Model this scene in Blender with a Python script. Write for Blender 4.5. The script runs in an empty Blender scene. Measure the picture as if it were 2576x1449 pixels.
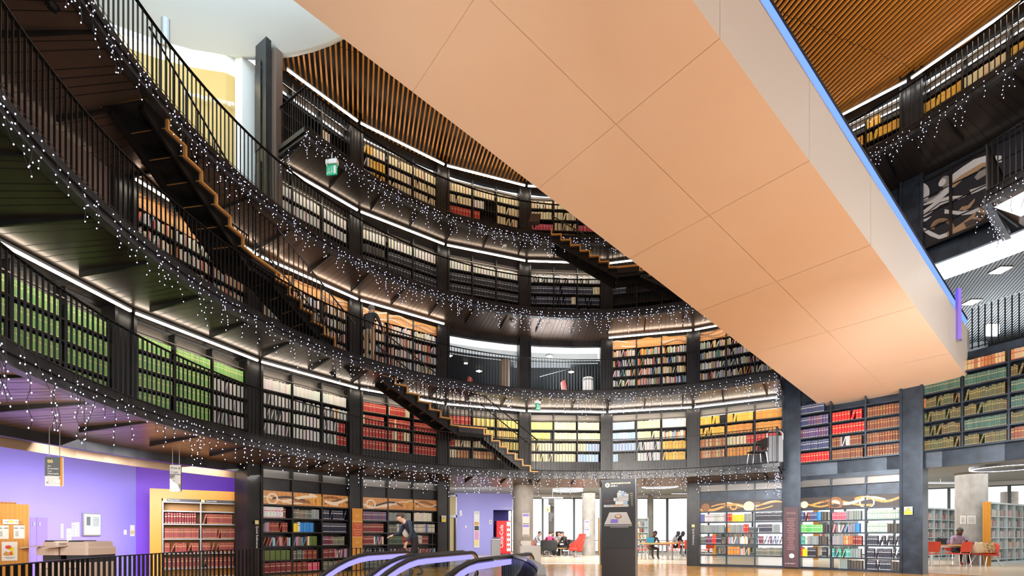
import bpy, math, random
from math import sin, cos, pi, hypot, atan2, sqrt
from mathutils import Vector, Matrix
random.seed(7)
SC = bpy.context.scene
COL = SC.collection

# ------------------------------------------------------------------ place
F, XC, YH, EYE = 1216.4, 1288.0, 1348.0, 1.06
WX, WY, WR = 2.5426, 7.1328, 10.5456          # wall circle (line of the strip lights)
GX, GY, GR = 2.40, 7.85, 8.45                 # circle of the gallery edges
A0, DA = -1.3243, 0.2824                      # angle of pier 0, angle between piers
def ca(i): return A0 + DA * i
def wpt(a, r=WR): return (WX + r * sin(a), WY + r * cos(a))
def gpt(a, r=GR): return (GX + r * sin(a), GY + r * cos(a))
def zf(k): return 3.2 + 2.7 * k               # floor height of gallery k
def at(px, py, Y): return Vector(((px - XC) / F * Y, Y, EYE + (YH - py) / F * Y))
def on_plane(px, py, o, u):                   # sight line meets the upright plane through o along u
    n = (-u[1], u[0]); d = ((px - XC) / F, 1.0)
    t = (n[0] * o[0] + n[1] * o[1]) / (n[0] * d[0] + n[1] * d[1])
    return Vector((d[0] * t, t, EYE + (YH - py) / F * t))

# ------------------------------------------------------------------ objects
def tag(o, label=None, cat=None, group=None, kind=None):
    if label: o['label'] = label
    if cat: o['category'] = cat
    if group: o['group'] = group
    if kind: o['kind'] = kind
    return o
def thing(name, label, cat, loc=(0, 0, 0), group=None, rz=0.0):
    o = bpy.data.objects.new(name, None); COL.objects.link(o)
    o.location = loc; o.rotation_euler = (0, 0, rz); o.empty_display_size = .1
    return tag(o, label, cat, group)
def link(name, me, parent=None, loc=None):
    o = bpy.data.objects.new(name, me); COL.objects.link(o)
    if parent is not None: o.parent = parent
    if loc is not None: o.location = loc
    return o
def copy_tree(o, kids, parent=None):
    c = o.copy(); COL.objects.link(c)
    if parent is not None: c.parent = parent
    for ch in kids.get(o.name, ()): copy_tree(ch, kids, c)
    return c
def kids_of(o):
    d = {}
    def rec(x):
        d[x.name] = list(x.children)
        for c in x.children: rec(c)
    rec(o)
    return d

class Fr:                                     # upright frame: u along, n away from the viewer, z up
    def __init__(s, o, u):
        l = hypot(u[0], u[1]); s.o = (o[0], o[1]); s.u = (u[0] / l, u[1] / l); s.n = (-s.u[1], s.u[0])
    def p(s, a, b, z): return (s.o[0] + s.u[0] * a + s.n[0] * b, s.o[1] + s.u[1] * a + s.n[1] * b, z)

class MB:
    def __init__(s): s.v = []; s.f = []; s.m = []; s.c = []
    def quad(s, *p, m=0, c=None):
        i = len(s.v); s.v += [tuple(q) for q in p]; s.f.append(tuple(range(i, i + len(p)))); s.m.append(m); s.c.append(c)
    def hexa(s, p, m=0, c=None, skip=()):      # p: 4 bottom (ccw from above), 4 top
        i = len(s.v); s.v += [tuple(q) for q in p]
        for k, q in enumerate(((3, 2, 1, 0), (4, 5, 6, 7), (0, 1, 5, 4), (1, 2, 6, 5), (2, 3, 7, 6), (3, 0, 4, 7))):
            if k in skip: continue
            s.f.append(tuple(i + j for j in q)); s.m.append(m); s.c.append(c)
    def box(s, x0, x1, y0, y1, z0, z1, m=0, c=None):
        s.hexa([(x0, y0, z0), (x1, y0, z0), (x1, y1, z0), (x0, y1, z0), (x0, y0, z1), (x1, y0, z1), (x1, y1, z1), (x0, y1, z1)], m, c)
    def fbox(s, fr, u0, u1, n0, n1, z0, z1, m=0, c=None, skip=()):
        s.hexa([fr.p(u0, n0, z0), fr.p(u1, n0, z0), fr.p(u1, n1, z0), fr.p(u0, n1, z0),
                fr.p(u0, n0, z1), fr.p(u1, n0, z1), fr.p(u1, n1, z1), fr.p(u0, n1, z1)], m, c, skip)
    def cbox(s, x0, x1, y0, y1, z0, z1, b=.01, m=0):   # box with chamfered upright and upper edges
        P = lambda d, z: [(x0 + d, y0, z), (x1 - d, y0, z), (x1, y0 + d, z), (x1, y1 - d, z), (x1 - d, y1, z), (x0 + d, y1, z), (x0, y1 - d, z), (x0, y0 + d, z)]
        T = [(x0 + b, y0 + b), (x1 - b, y0 + b), (x1 - b, y0 + b), (x1 - b, y1 - b), (x1 - b, y1 - b), (x0 + b, y1 - b), (x0 + b, y1 - b), (x0 + b, y0 + b)]
        s.loft([P(b, z0), P(b, z1 - b), [(a, c_, z1) for a, c_ in T]], m=m)
    def loft(s, rings, m=0, cap=True, closed=True):
        i = len(s.v); n = len(rings[0])
        for r in rings: s.v += [tuple(q) for q in r]
        for k in range(len(rings) - 1):
            for j in range(n if closed else n - 1):
                a = i + k * n + j; b = i + k * n + (j + 1) % n
                s.f.append((a, b, b + n, a + n)); s.m.append(m); s.c.append(None)
        if cap and closed:
            s.f.append(tuple(i + j for j in reversed(range(n)))); s.m.append(m); s.c.append(None)
            e = i + (len(rings) - 1) * n
            s.f.append(tuple(e + j for j in range(n))); s.m.append(m); s.c.append(None)
    def cyl(s, c, r, z0, z1, n=16, m=0, r2=None):
        r2 = r if r2 is None else r2
        s.loft([[(c[0] + q * cos(t * 2 * pi / n), c[1] + q * sin(t * 2 * pi / n), z) for t in range(n)] for q, z in ((r, z0), (r2, z1))], m)
    def lathe(s, c, prof, n=20, m=0):
        s.loft([[(c[0] + r * cos(t * 2 * pi / n), c[1] + r * sin(t * 2 * pi / n), c[2] + z) for t in range(n)] for r, z in prof], m)
    def tube(s, pts, r, n=6, m=0, flat=1.0, closed=False):
        pts = [Vector(p) for p in pts]; rings = []
        for k, p in enumerate(pts):
            d = (pts[min(k + 1, len(pts) - 1)] - pts[max(k - 1, 0)])
            if d.length < 1e-9: d = Vector((0, 0, 1))
            d.normalize()
            up = Vector((0, 0, 1)) if abs(d.z) < .95 else Vector((1, 0, 0))
            a = d.cross(up).normalized(); b = a.cross(d)
            rr = r[k] if isinstance(r, (list, tuple)) else r
            rings.append([p + a * (rr * cos(t * 2 * pi / n)) + b * (rr * flat * sin(t * 2 * pi / n)) for t in range(n)])
        s.loft(rings, m)
    def strip(s, pts, w, h, m=0):              # rectangular bar swept along pts: w sideways, h upwards
        pts = [Vector(p) for p in pts]; rings = []
        for k, p in enumerate(pts):
            d = (pts[min(k + 1, len(pts) - 1)] - pts[max(k - 1, 0)]); d.z = 0
            if d.length < 1e-9: d = Vector((1, 0, 0))
            d.normalize(); a = Vector((d.y, -d.x, 0)) * (w / 2)
            rings.append([p - a, p + a, p + a + Vector((0, 0, h)), p - a + Vector((0, 0, h))])
        s.loft(rings, m)
    def ball(s, c, r, n=8, k=5, m=0, sc=(1, 1, 1)):
        rings = []
        for j in range(1, k):
            t = pi * j / k
            rings.append([(c[0] + r * sc[0] * sin(t) * cos(2 * pi * q / n), c[1] + r * sc[1] * sin(t) * sin(2 * pi * q / n), c[2] - r * sc[2] * cos(t)) for q in range(n)])
        s.loft(rings, m)
    def octa(s, c, r, m=0):
        i = len(s.v); x, y, z = c
        s.v += [(x + r, y, z), (x, y + r, z), (x - r, y, z), (x, y - r, z), (x, y, z + r * 1.3), (x, y, z - r * 1.3)]
        for a, b in ((0, 1), (1, 2), (2, 3), (3, 0)):
            s.f += [(i + a, i + b, i + 4), (i + b, i + a, i + 5)]; s.m += [m, m]; s.c += [None, None]
    def mesh(s, name, mats, off=(0, 0, 0), smooth=False):
        me = bpy.data.meshes.new(name)
        ox, oy, oz = off
        me.from_pydata([(x - ox, y - oy, z - oz) for x, y, z in s.v] if any(off) else s.v, [], s.f)
        for m in (mats if isinstance(mats, (list, tuple)) else [mats]): me.materials.append(m)
        if any(s.m): me.polygons.foreach_set('material_index', s.m)
        if any(c is not None for c in s.c):
            at_ = me.color_attributes.new('Col', 'FLOAT_COLOR', 'CORNER'); buf = []
            for f, c in zip(s.f, s.c): buf += (list(c or (1, 1, 1)) + [1.0]) * len(f)
            at_.data.foreach_set('color', buf)
        if smooth: me.polygons.foreach_set('use_smooth', [True] * len(s.f))
        me.update()
        return me
    def build(s, name, mats, parent=None, off=None, smooth=False):
        if off is None:
            off = tuple(parent_world(parent)) if parent is not None else (0, 0, 0)
        return link(name, s.mesh(name, mats, off, smooth), parent)
def parent_world(p):
    v = Vector((0, 0, 0))
    while p is not None: v += p.location; p = p.parent
    return v
def base_obj(name, mb, mats, label, cat, group=None, smooth=False):   # a thing that is one mesh, its origin at its base
    n = len(mb.v); x = sum(v[0] for v in mb.v) / n; y = sum(v[1] for v in mb.v) / n; z = min(v[2] for v in mb.v)
    o = link(name, mb.mesh(name, mats, (x, y, z), smooth), None, (x, y, z))
    return tag(o, label, cat, group)
def struct(name, mb, mats, smooth=False):
    return tag(mb.build(name, mats, smooth=smooth), kind='structure')

# ------------------------------------------------------------------ materials
MATS = {}
def mat(name, color=(.5, .5, .5), rough=.5, metal=0.0, emit=None, es=0.0, noise=None, bump=None, spec=None, coat=0.0):
    m = bpy.data.materials.new(name); m.use_nodes = True; MATS[name] = m
    nt = m.node_tree; b = nt.nodes['Principled BSDF']
    b.inputs['Base Color'].default_value = (*color, 1); b.inputs['Roughness'].default_value = rough; b.inputs['Metallic'].default_value = metal
    if spec is not None: b.inputs['Specular IOR Level'].default_value = spec
    if coat: b.inputs['Coat Weight'].default_value = coat; b.inputs['Coat Roughness'].default_value = .1
    if emit: b.inputs['Emission Color'].default_value = (*emit, 1); b.inputs['Emission Strength'].default_value = es
    if noise:
        tc = nt.nodes.new('ShaderNodeTexCoord'); mp = nt.nodes.new('ShaderNodeMapping'); n = nt.nodes.new('ShaderNodeTexNoise'); mx = nt.nodes.new('ShaderNodeMix')
        sc = noise[0] if isinstance(noise[0], tuple) else (noise[0],) * 3
        mp.inputs['Scale'].default_value = sc; n.inputs['Scale'].default_value = 1.0; n.inputs['Detail'].default_value = 5
        mx.data_type = 'RGBA'; mx.inputs[6].default_value = (*color, 1); mx.inputs[7].default_value = (*noise[1], 1)
        r = nt.nodes.new('ShaderNodeValToRGB'); r.color_ramp.elements[0].position = .35; r.color_ramp.elements[1].position = .68
        l = nt.links.new
        l(tc.outputs['Object'], mp.inputs[0]); l(mp.outputs[0], n.inputs['Vector']); l(n.outputs['Fac'], r.inputs[0]); l(r.outputs[0], mx.inputs[0]); l(mx.outputs[2], b.inputs['Base Color'])
        if bump:
            bp = nt.nodes.new('ShaderNodeBump'); bp.inputs['Strength'].default_value = bump; bp.inputs['Distance'].default_value = .01
            l(n.outputs['Fac'], bp.inputs['Height']); l(bp.outputs[0], b.inputs['Normal'])
    return m
def emis(name, color, strength, sample=True):
    m = bpy.data.materials.new(name); m.use_nodes = True; nt = m.node_tree; nt.nodes.clear()
    e = nt.nodes.new('ShaderNodeEmission'); o = nt.nodes.new('ShaderNodeOutputMaterial')
    e.inputs[0].default_value = (*color, 1); e.inputs[1].default_value = strength; nt.links.new(e.outputs[0], o.inputs[0])
    if not sample: m.cycles.emission_sampling = 'NONE'
    MATS[name] = m; return m
def glass(name, tint=(1, 1, 1), gloss=.12, rough=.02):
    m = bpy.data.materials.new(name); m.use_nodes = True; nt = m.node_tree; nt.nodes.clear()
    t = nt.nodes.new('ShaderNodeBsdfTransparent'); g = nt.nodes.new('ShaderNodeBsdfGlossy'); x = nt.nodes.new('ShaderNodeMixShader'); o = nt.nodes.new('ShaderNodeOutputMaterial')
    t.inputs[0].default_value = (*tint, 1); g.inputs['Roughness'].default_value = rough
    x.inputs[0].default_value = gloss
    l = nt.links.new; l(t.outputs[0], x.inputs[1]); l(g.outputs[0], x.inputs[2]); l(x.outputs[0], o.inputs[0])
    MATS[name] = m; return m

BLACK = mat('blackened steel', (.008, .008, .009), .38, .25, noise=(2.5, (.022, .02, .02)))
BLUEBLACK = mat('waxed blue-black steel', (.014, .02, .03), .34, .3, noise=(3.0, (.035, .05, .072)))
BAR = mat('baluster steel', (.02, .018, .017), .32, .6)
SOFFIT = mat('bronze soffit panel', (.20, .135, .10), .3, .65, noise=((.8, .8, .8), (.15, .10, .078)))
SOFFIT_SHADE = mat('shaded bronze soffit panel', (.085, .062, .05), .3, .65, noise=((.8, .8, .8), (.06, .045, .036)))  # same bronze darkened: shade of these soffits put into the colour
FASCIA = mat('gallery edge steel', (.026, .025, .025), .4, .5, noise=(6.0, (.065, .06, .056)))
GREYMET = mat('grey metal', (.32, .33, .35), .4, .6)
HEADER = mat('header panel', (.16, .145, .13), .35, .6)
STEEL = mat('brushed steel', (.62, .62, .63), .3, .9)
CHROME = mat('chrome', (.8, .8, .8), .12, 1.0)
WHITE = mat('white paint', (.80, .80, .79), .5)
DRUM = mat('white drum plaster', (.80, .86, .88), .6)
PAPER = mat('paper', (.85, .82, .78), .7)
PEACH_LIT = mat('travelator paint warm-lit', (.81, .585, .43), .45, noise=((.5, .5, .5), (.79, .55, .39)))  # same paint as the sides; warm light from below put into the colour
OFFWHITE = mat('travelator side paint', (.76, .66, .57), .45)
RUBBER = mat('black rubber', (.02, .02, .02), .45)
CARPET = mat('dark carpet', (.03, .03, .035), .9)
CONC = mat('concrete', (.45, .43, .40), .8, noise=((4, 4, 3), (.33, .315, .29)), bump=.3)
RED = mat('red upholstery', (.72, .05, .03), .55)
REDPL = mat('red plastic', (.75, .07, .03), .4)
CHAR = mat('charcoal upholstery', (.03, .035, .04), .8)
YEL = mat('yellow sign', (.9, .72, .02), .5)
GOLD = mat('gold paint', (.72, .58, .25), .5)
PURPLE = mat('violet wall paint', (.29, .24, .86), .55, noise=(.6, (.31, .27, .88)))
DEEPPURPLE = mat('deep violet wall paint', (.19, .06, .74), .5, noise=(.6, (.21, .07, .78)))
LILAC = mat('lilac wall paint', (.36, .36, .85), .55, noise=(.5, (.40, .40, .88)))
INDIGO = mat('indigo niche paint', (.05, .03, .32), .5)
YELWALL = mat('amber lounge wall', (.50, .33, .07), .5, noise=(.5, (.56, .40, .12)))
BEIGEPL = mat('beige plastic', (.80, .64, .54), .5)
DARKPL = mat('dark plastic', (.03, .03, .035), .35)
SIGNGREY = mat('sign grey', (.12, .14, .15), .5)
TOTEM = mat('totem charcoal', (.035, .042, .052), .45)
MAROON = mat('maroon panel', (.085, .04, .05), .5)
LEDW = emis('warm white strip', (1.0, .88, .72), 17.0)
LEDC = emis('cool white strip', (.95, .98, 1.0), 12.0)
BULB = emis('fairy bulb', (.66, .68, 1.0), 6.5, False)
BLUEL = emis('blue light band', (.07, .13, 1.0), 4.0)
VIOL = emis('violet light band', (.30, .27, 1.0), 1.7)
DOWN = emis('downlight', (1.0, .85, .6), 14.0)
COVE = emis('warm cove light', (1.0, .86, .42), 4.5)
GLASS = glass('clear glass')
GLASSB = glass('bluish glass', (.86, .92, 1.0), .10)
WINGLASS = glass('window glass', (.97, .98, 1.0), .05)
CABLE = mat('cable', (.012, .012, .014), .6)

def wave_mat(name, c1, c2, scale, rot=(0, 0, 0), distort=2.0, rough=.4, coat=0.0, bands='X', stretch=(1, 1, 1)):
    m = mat(name, c1, rough, coat=coat); nt = m.node_tree; b = nt.nodes['Principled BSDF']
    tc = nt.nodes.new('ShaderNodeTexCoord'); mp = nt.nodes.new('ShaderNodeMapping'); w = nt.nodes.new('ShaderNodeTexWave'); mx = nt.nodes.new('ShaderNodeMix'); mx.data_type = 'RGBA'
    mp.inputs['Rotation'].default_value = rot; mp.inputs['Scale'].default_value = stretch
    w.bands_direction = bands; w.inputs['Scale'].default_value = scale; w.inputs['Distortion'].default_value = distort; w.inputs['Detail'].default_value = 3
    mx.inputs[6].default_value = (*c1, 1); mx.inputs[7].default_value = (*c2, 1)
    l = nt.links.new; l(tc.outputs['Object'], mp.inputs[0]); l(mp.outputs[0], w.inputs['Vector']); l(w.outputs['Fac'], mx.inputs[0]); l(mx.outputs[2], b.inputs['Base Color'])
    return m
TIMBER = wave_mat('honey timber veneer', (.66, .30, .035), (.60, .25, .025), 3.0, distort=3, rough=.4, stretch=(3, 3, .3))
SLAT = wave_mat('timber ceiling slat', (.70, .29, .05), (.62, .24, .035), 1.5, distort=3, rough=.5)
TREAD = wave_mat('oak tread', (.55, .27, .07), (.44, .20, .05), 4.0, distort=3, rough=.45)
TABLE = wave_mat('table oak', (.66, .40, .14), (.60, .34, .11), 4.0, distort=3, rough=.35)
BANDW = wave_mat('inlay panel orange wood', (.66, .31, .10), (.56, .25, .07), 4.0, distort=4, rough=.4)
BANDB = mat('inlay panel dark wood', (.055, .04, .034), .45)
INC = mat('inlay cream', (.80, .66, .50), .45)
INO = wave_mat('inlay amber', (.72, .37, .08), (.62, .29, .06), 4.0, distort=3, rough=.4)
INB = wave_mat('inlay brown', (.30, .13, .045), (.24, .10, .035), 4.0, distort=3, rough=.4)
IND = mat('inlay dark', (.06, .045, .04), .45)
def brick_mat(name, c1, c2, mortar, sx, sy, rough, rotz=0.0, msize=.004, coat=0.0):
    m = mat(name, c1, rough, coat=coat); nt = m.node_tree; b = nt.nodes['Principled BSDF']
    tc = nt.nodes.new('ShaderNodeTexCoord'); mp = nt.nodes.new('ShaderNodeMapping'); w = nt.nodes.new('ShaderNodeTexBrick')
    mp.inputs['Rotation'].default_value = (0, 0, rotz)
    w.inputs['Scale'].default_value = 1.0; w.inputs['Brick Width'].default_value = sx; w.inputs['Row Height'].default_value = sy; w.inputs['Mortar Size'].default_value = msize
    w.inputs['Color1'].default_value = (*c1, 1); w.inputs['Color2'].default_value = (*c2, 1); w.inputs['Mortar'].default_value = (*mortar, 1)
    l = nt.links.new; l(tc.outputs['Object'], mp.inputs[0]); l(mp.outputs[0], w.inputs['Vector']); l(w.outputs['Color'], b.inputs['Base Color'])
    return m
FLOOR_IN = brick_mat('amber parquet', (.86, .43, .07), (.78, .37, .055), (.55, .25, .03), 1.6, .16, .16, .6)
FLOOR_OUT = brick_mat('pale oak floor', (.80, .66, .48), (.75, .60, .42), (.58, .45, .3), 1.4, .14, .22, .6)
def mesh_ceiling(name, rot, s, dark, light, thr):
    m = mat(name, dark, .6); nt = m.node_tree; b = nt.nodes['Principled BSDF']
    tc = nt.nodes.new('ShaderNodeTexCoord'); mp = nt.nodes.new('ShaderNodeMapping'); w = nt.nodes.new('ShaderNodeTexWave'); r = nt.nodes.new('ShaderNodeValToRGB')
    mp.inputs['Rotation'].default_value = (0, 0, rot); w.inputs['Scale'].default_value = s; w.bands_direction = 'X'
    r.color_ramp.elements[0].color = (*dark, 1); r.color_ramp.elements[1].color = (*light, 1); r.color_ramp.elements[0].position = thr; r.color_ramp.elements[1].position = min(1, thr + .12)
    l = nt.links.new; l(tc.outputs['Object'], mp.inputs[0]); l(mp.outputs[0], w.inputs['Vector']); l(w.outputs['Fac'], r.inputs[0]); l(r.outputs[0], b.inputs['Base Color'])
    return m
MESHC = mesh_ceiling('expanded mesh ceiling', .5, 3.6, (.012, .015, .02), (.06, .075, .085), .55)
MESHR = mesh_ceiling('pale lined mesh ceiling', 0.51, 4.0, (.015, .018, .022), (.60, .66, .70), .72)
def attr_mat(name, objcol):
    m = mat(name, (.5, .5, .5), .5); nt = m.node_tree; b = nt.nodes['Principled BSDF']
    if objcol:
        n = nt.nodes.new('ShaderNodeObjectInfo'); nt.links.new(n.outputs['Color'], b.inputs['Base Color'])
    else:
        n = nt.nodes.new('ShaderNodeAttribute'); n.attribute_name = 'Col'; nt.links.new(n.outputs['Color'], b.inputs['Base Color'])
    return m
BOOKC = attr_mat('book cloth', True)
BOOKA = attr_mat('book cloth massed', False)
PAGES = mat('page block', (.70, .64, .52), .8)
SKIN1 = mat('dark brown skin', (.09, .045, .028), .5)
SKIN2 = mat('light skin', (.55, .34, .25), .5)

def text(body, size, o, u, up, m, parent=None, name='lettering', align='LEFT', ext=.002, bold=0.0):
    c = bpy.data.curves.new(name, 'FONT'); c.body = body; c.size = size; c.align_x = align; c.extrude = ext; c.resolution_u = 2; c.offset = bold
    tmp = bpy.data.objects.new('tmp', c); COL.objects.link(tmp); bpy.context.view_layer.update()
    me = bpy.data.meshes.new_from_object(tmp.evaluated_get(bpy.context.evaluated_depsgraph_get())); bpy.data.objects.remove(tmp); me.materials.clear(); me.materials.append(m)
    ob = link(name, me, parent)
    u = Vector(u).normalized(); up = Vector(up).normalized(); n = u.cross(up)
    o = Vector(o) - (parent_world(parent) if parent is not None else Vector((0, 0, 0)))
    ob.matrix_local = Matrix(((u.x, up.x, n.x, o.x), (u.y, up.y, n.y, o.y), (u.z, up.z, n.z, o.z), (0, 0, 0, 1)))
    return ob
# ------------------------------------------------------------------ setting: floors, ceiling, walls
AEND = .70                                    # right end of galleries on G circle
def arc(a0, a1, step=.045):
    n = max(2, int(abs(a1 - a0) / step) + 1)
    return [a0 + (a1 - a0) * i / (n - 1) for i in range(n)]
VOID = (-4.3, -.15, 2.2, 8.6)
mb = MB()                                     # rotunda floor with the escalator opening
xs = [-22, VOID[0], VOID[1], 13.6]; ys = [-8, VOID[2], VOID[3], 18.2]
for i in range(3):
    for j in range(3):
        if i == 1 and j == 1: continue
        mb.quad((xs[i], ys[j], 0), (xs[i + 1], ys[j], 0), (xs[i + 1], ys[j + 1], 0), (xs[i], ys[j + 1], 0))
struct('floor', mb, FLOOR_IN)
mb = MB()                                     # pale floor outside the ring, 4 mm proud
prev = None
rim = [wpt(a, 11.35) for a in arc(-1.2, 1.75)]
out = [(-22, 17.5), (-22, 40)] + [(x, 40) for x in range(-14, 40, 6)] + [(40, 20), (40, 4)]
def proj_out(p):
    d = Vector((p[0] - WX, p[1] - WY)).normalized(); return (p[0] + d.x * 26, p[1] + d.y * 26)
for p, q in zip(rim[:-1], rim[1:]):
    a, b = proj_out(p), proj_out(q)
    mb.quad((p[0], p[1], .004), (a[0], a[1], .004), (b[0], b[1], .004), (q[0], q[1], .004))
struct('floor_outer', mb, FLOOR_OUT)
mb = MB()                                     # walls of the escalator opening and the floor below
x0, x1, y0, y1 = VOID; zb = -4.0
mb.quad((x0, y0, 0), (x0, y1, 0), (x0, y1, zb), (x0, y0, zb)); mb.quad((x1, y0, 0), (x1, y1, 0), (x1, y1, zb), (x1, y0, zb))
mb.quad((x0, y1, 0), (x1, y1, 0), (x1, y1, zb), (x0, y1, zb)); mb.quad((x0, y0, 0), (x1, y0, 0), (x1, y0, zb), (x0, y0, zb)); mb.quad((x0, y0, zb), (x1, y0, zb), (x1, y1, zb), (x0, y1, zb))
struct('floor_lower', mb, BLACK)

# slatted timber ceiling with the round light well
CZ = 13.95
DCX, DCY, DR = -6.9, 6.75, 6.3
sd = Vector((-.304, .953)).normalized(); sn = Vector((sd.y, -sd.x))
mb = MB(); mbk = MB()
def chord(c, r, off):
    rel = Vector((c[0] - WX, c[1] - WY)); t0 = rel.dot(sd); d = off - rel.dot(sn)
    if abs(d) >= r: return None
    h = sqrt(r * r - d * d); return (t0 - h, t0 + h)
PITCH = .139
k = -int(11.2 / PITCH)
while k * PITCH < 11.2:
    off = k * PITCH; k += 1
    c = chord((WX, WY), 11.25, off)
    if not c: continue
    segs = [c]; e = chord((DCX, DCY), DR + .06, off)
    if e: segs = [s for s in ((c[0], min(c[1], e[0])), (max(c[0], e[1]), c[1])) if s[1] - s[0] > .05]
    for t0, t1 in segs:
        for tgt, w, za, zb2 in ((mb, .024, CZ, CZ + .065), (mbk, PITCH / 2 + .002, CZ + .3, CZ + .3)):
            P = [Vector((WX, WY)) + sn * (off + sgn * w) + sd * t for sgn, t in ((-1, t0), (1, t0), (1, t1), (-1, t1))]
            P = [(p.x, p.y) for p in P]
            if tgt is mb: mb.hexa([(x, y, za) for x, y in P] + [(x, y, zb2) for x, y in P], skip=(1,))
            else: mbk.quad(*[(x, y, za) for x, y in P])
struct('ceiling', mb, SLAT)
struct('ceiling_backing', mbk, BLACK)
mb = MB()                                     # joints across the slats
for tt in (1.2, 3.3, 5.4, 7.5):
    for k in range(-60, 78):
        off = k * PITCH; c = chord((WX, WY), 11.1, off); e = chord((DCX, DCY), DR + .1, off)
        if not c or not (c[0] < tt < c[1]) or (e and e[0] < tt < e[1]): continue
        p = Vector((WX, WY)) + sn * off + sd * (tt + .02 * (k % 3)); a = sn * .029; b = sd * .008
        mb.quad(*[(q.x, q.y, CZ - .001) for q in (p - a - b, p + a - b, p + a + b, p - a + b)])
struct('trim_1', mb, BLACK)
mb = MB()                                     # light well: white drum with rim, open to the sky
ring = lambda r, z: [(DCX + r * cos(t * 2 * pi / 72), DCY + r * sin(t * 2 * pi / 72), z) for t in range(72)]
mb.loft([ring(DR - .12, CZ + 5.2), ring(DR - .12, CZ - .05), ring(DR, CZ - .05), ring(DR, CZ + .4)], cap=False)
struct('wall_drum', mb, DRUM, smooth=True)
mb = MB()
mb.loft([ring(DR - .121, CZ + 5.2), ring(.2, CZ + 5.9)], cap=False)
struct('window_1', mb, emis('diffusing skylight', (.74, .90, 1.0), 4.5))

# back wall of the rotunda (behind the camera) and the outer ring walls that no bookcase covers
mb = MB()
P = [wpt(a, 11.6) for a in arc(1.72, 2 * pi - 2.2, .12)]
for p, q in zip(P[:-1], P[1:]): mb.quad((*p, 0), (*q, 0), (*q, CZ + .3), (*p, CZ + .3))
struct('wall_back', mb, BLACK)
mb = MB()                                     # spandrels of black steel between the storeys
def spandrel(a0, a1, z0, z1, r=10.86, m=0):
    for x, y in zip(arc(a0, a1, .0945)[:-1], arc(a0, a1, .0945)[1:]):
        p, q, pp, qq = wpt(x, r), wpt(y, r), wpt(x, r + .14), wpt(y, r + .14)
        mb.hexa([(*p, z0), (*q, z0), (*qq, z0), (*pp, z0), (*p, z1), (*q, z1), (*qq, z1), (*pp, z1)], m)
spandrel(ca(7), ca(9), 2.93, 3.36); spandrel(ca(7), ca(8), 5.35, 5.95); spandrel(ca(8), ca(11), 5.6, 5.86)
spandrel(ca(8), ca(11), 8.5, 8.95); spandrel(ca(8), ca(11), 8.95, 9.3, 10.95); spandrel(ca(7), ca(8), 8.3, 10.8); spandrel(ca(7), ca(11), 10.75, 11.3); spandrel(ca(9), ca(11), 2.93, 3.36)
struct('wall_right', mb, BLUEBLACK)
mb = MB()
spandrel(ca(-3), ca(7), 5.6, 5.92); spandrel(ca(-3), ca(7), 2.93, 3.22); spandrel(ca(1) + .05, ca(7), 8.3, 8.62); spandrel(ca(1) + .05, ca(10.9), 11.05, 11.32); spandrel(ca(1) + .05, ca(10.9), 13.72, 13.98)
spandrel(ca(3), ca(5), 8.1, 8.35)
struct('wall_front', mb, BLACK)

# piers of the ring wall
def pier(i, z0, z1, w=.37, m=None):
    a = ca(i); p = wpt(a, 10.62); fr = Fr(p, (cos(a), -sin(a)))
    q = MB(); q.fbox(fr, -w / 2, w / 2, .05, .62, z0, z1)
    for s in (-1, 1): q.fbox(fr, s * w / 2 - .03, s * w / 2 + .03, 0, .5, z0, z1 - .02)
    struct('column', q, m or BLACK)
for i in range(-4, 12):
    if i <= 0: pier(i, 3.0, 8.35)
    elif i == 1:
        pier(i, 0, 8.6)
        a = ca(1) + .030; p = wpt(a, 10.55); fr = Fr(p, (cos(a), -sin(a))); q = MB(); q.fbox(fr, -.07, .07, 0, .5, 8.6, CZ + .2); q.fbox(fr, -.09, -.06, -.02, .4, 8.6, CZ + .1); struct('column', q, BLACK)
    elif i == 4: pier(i, 3.0, CZ + .2)
    elif i == 5: pier(i, 0, CZ + .2, m=BLACK)
    elif i >= 7: pier(i, 0, CZ + .2, .46, BLUEBLACK)
    else: pier(i, 0, CZ + .2)

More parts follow.
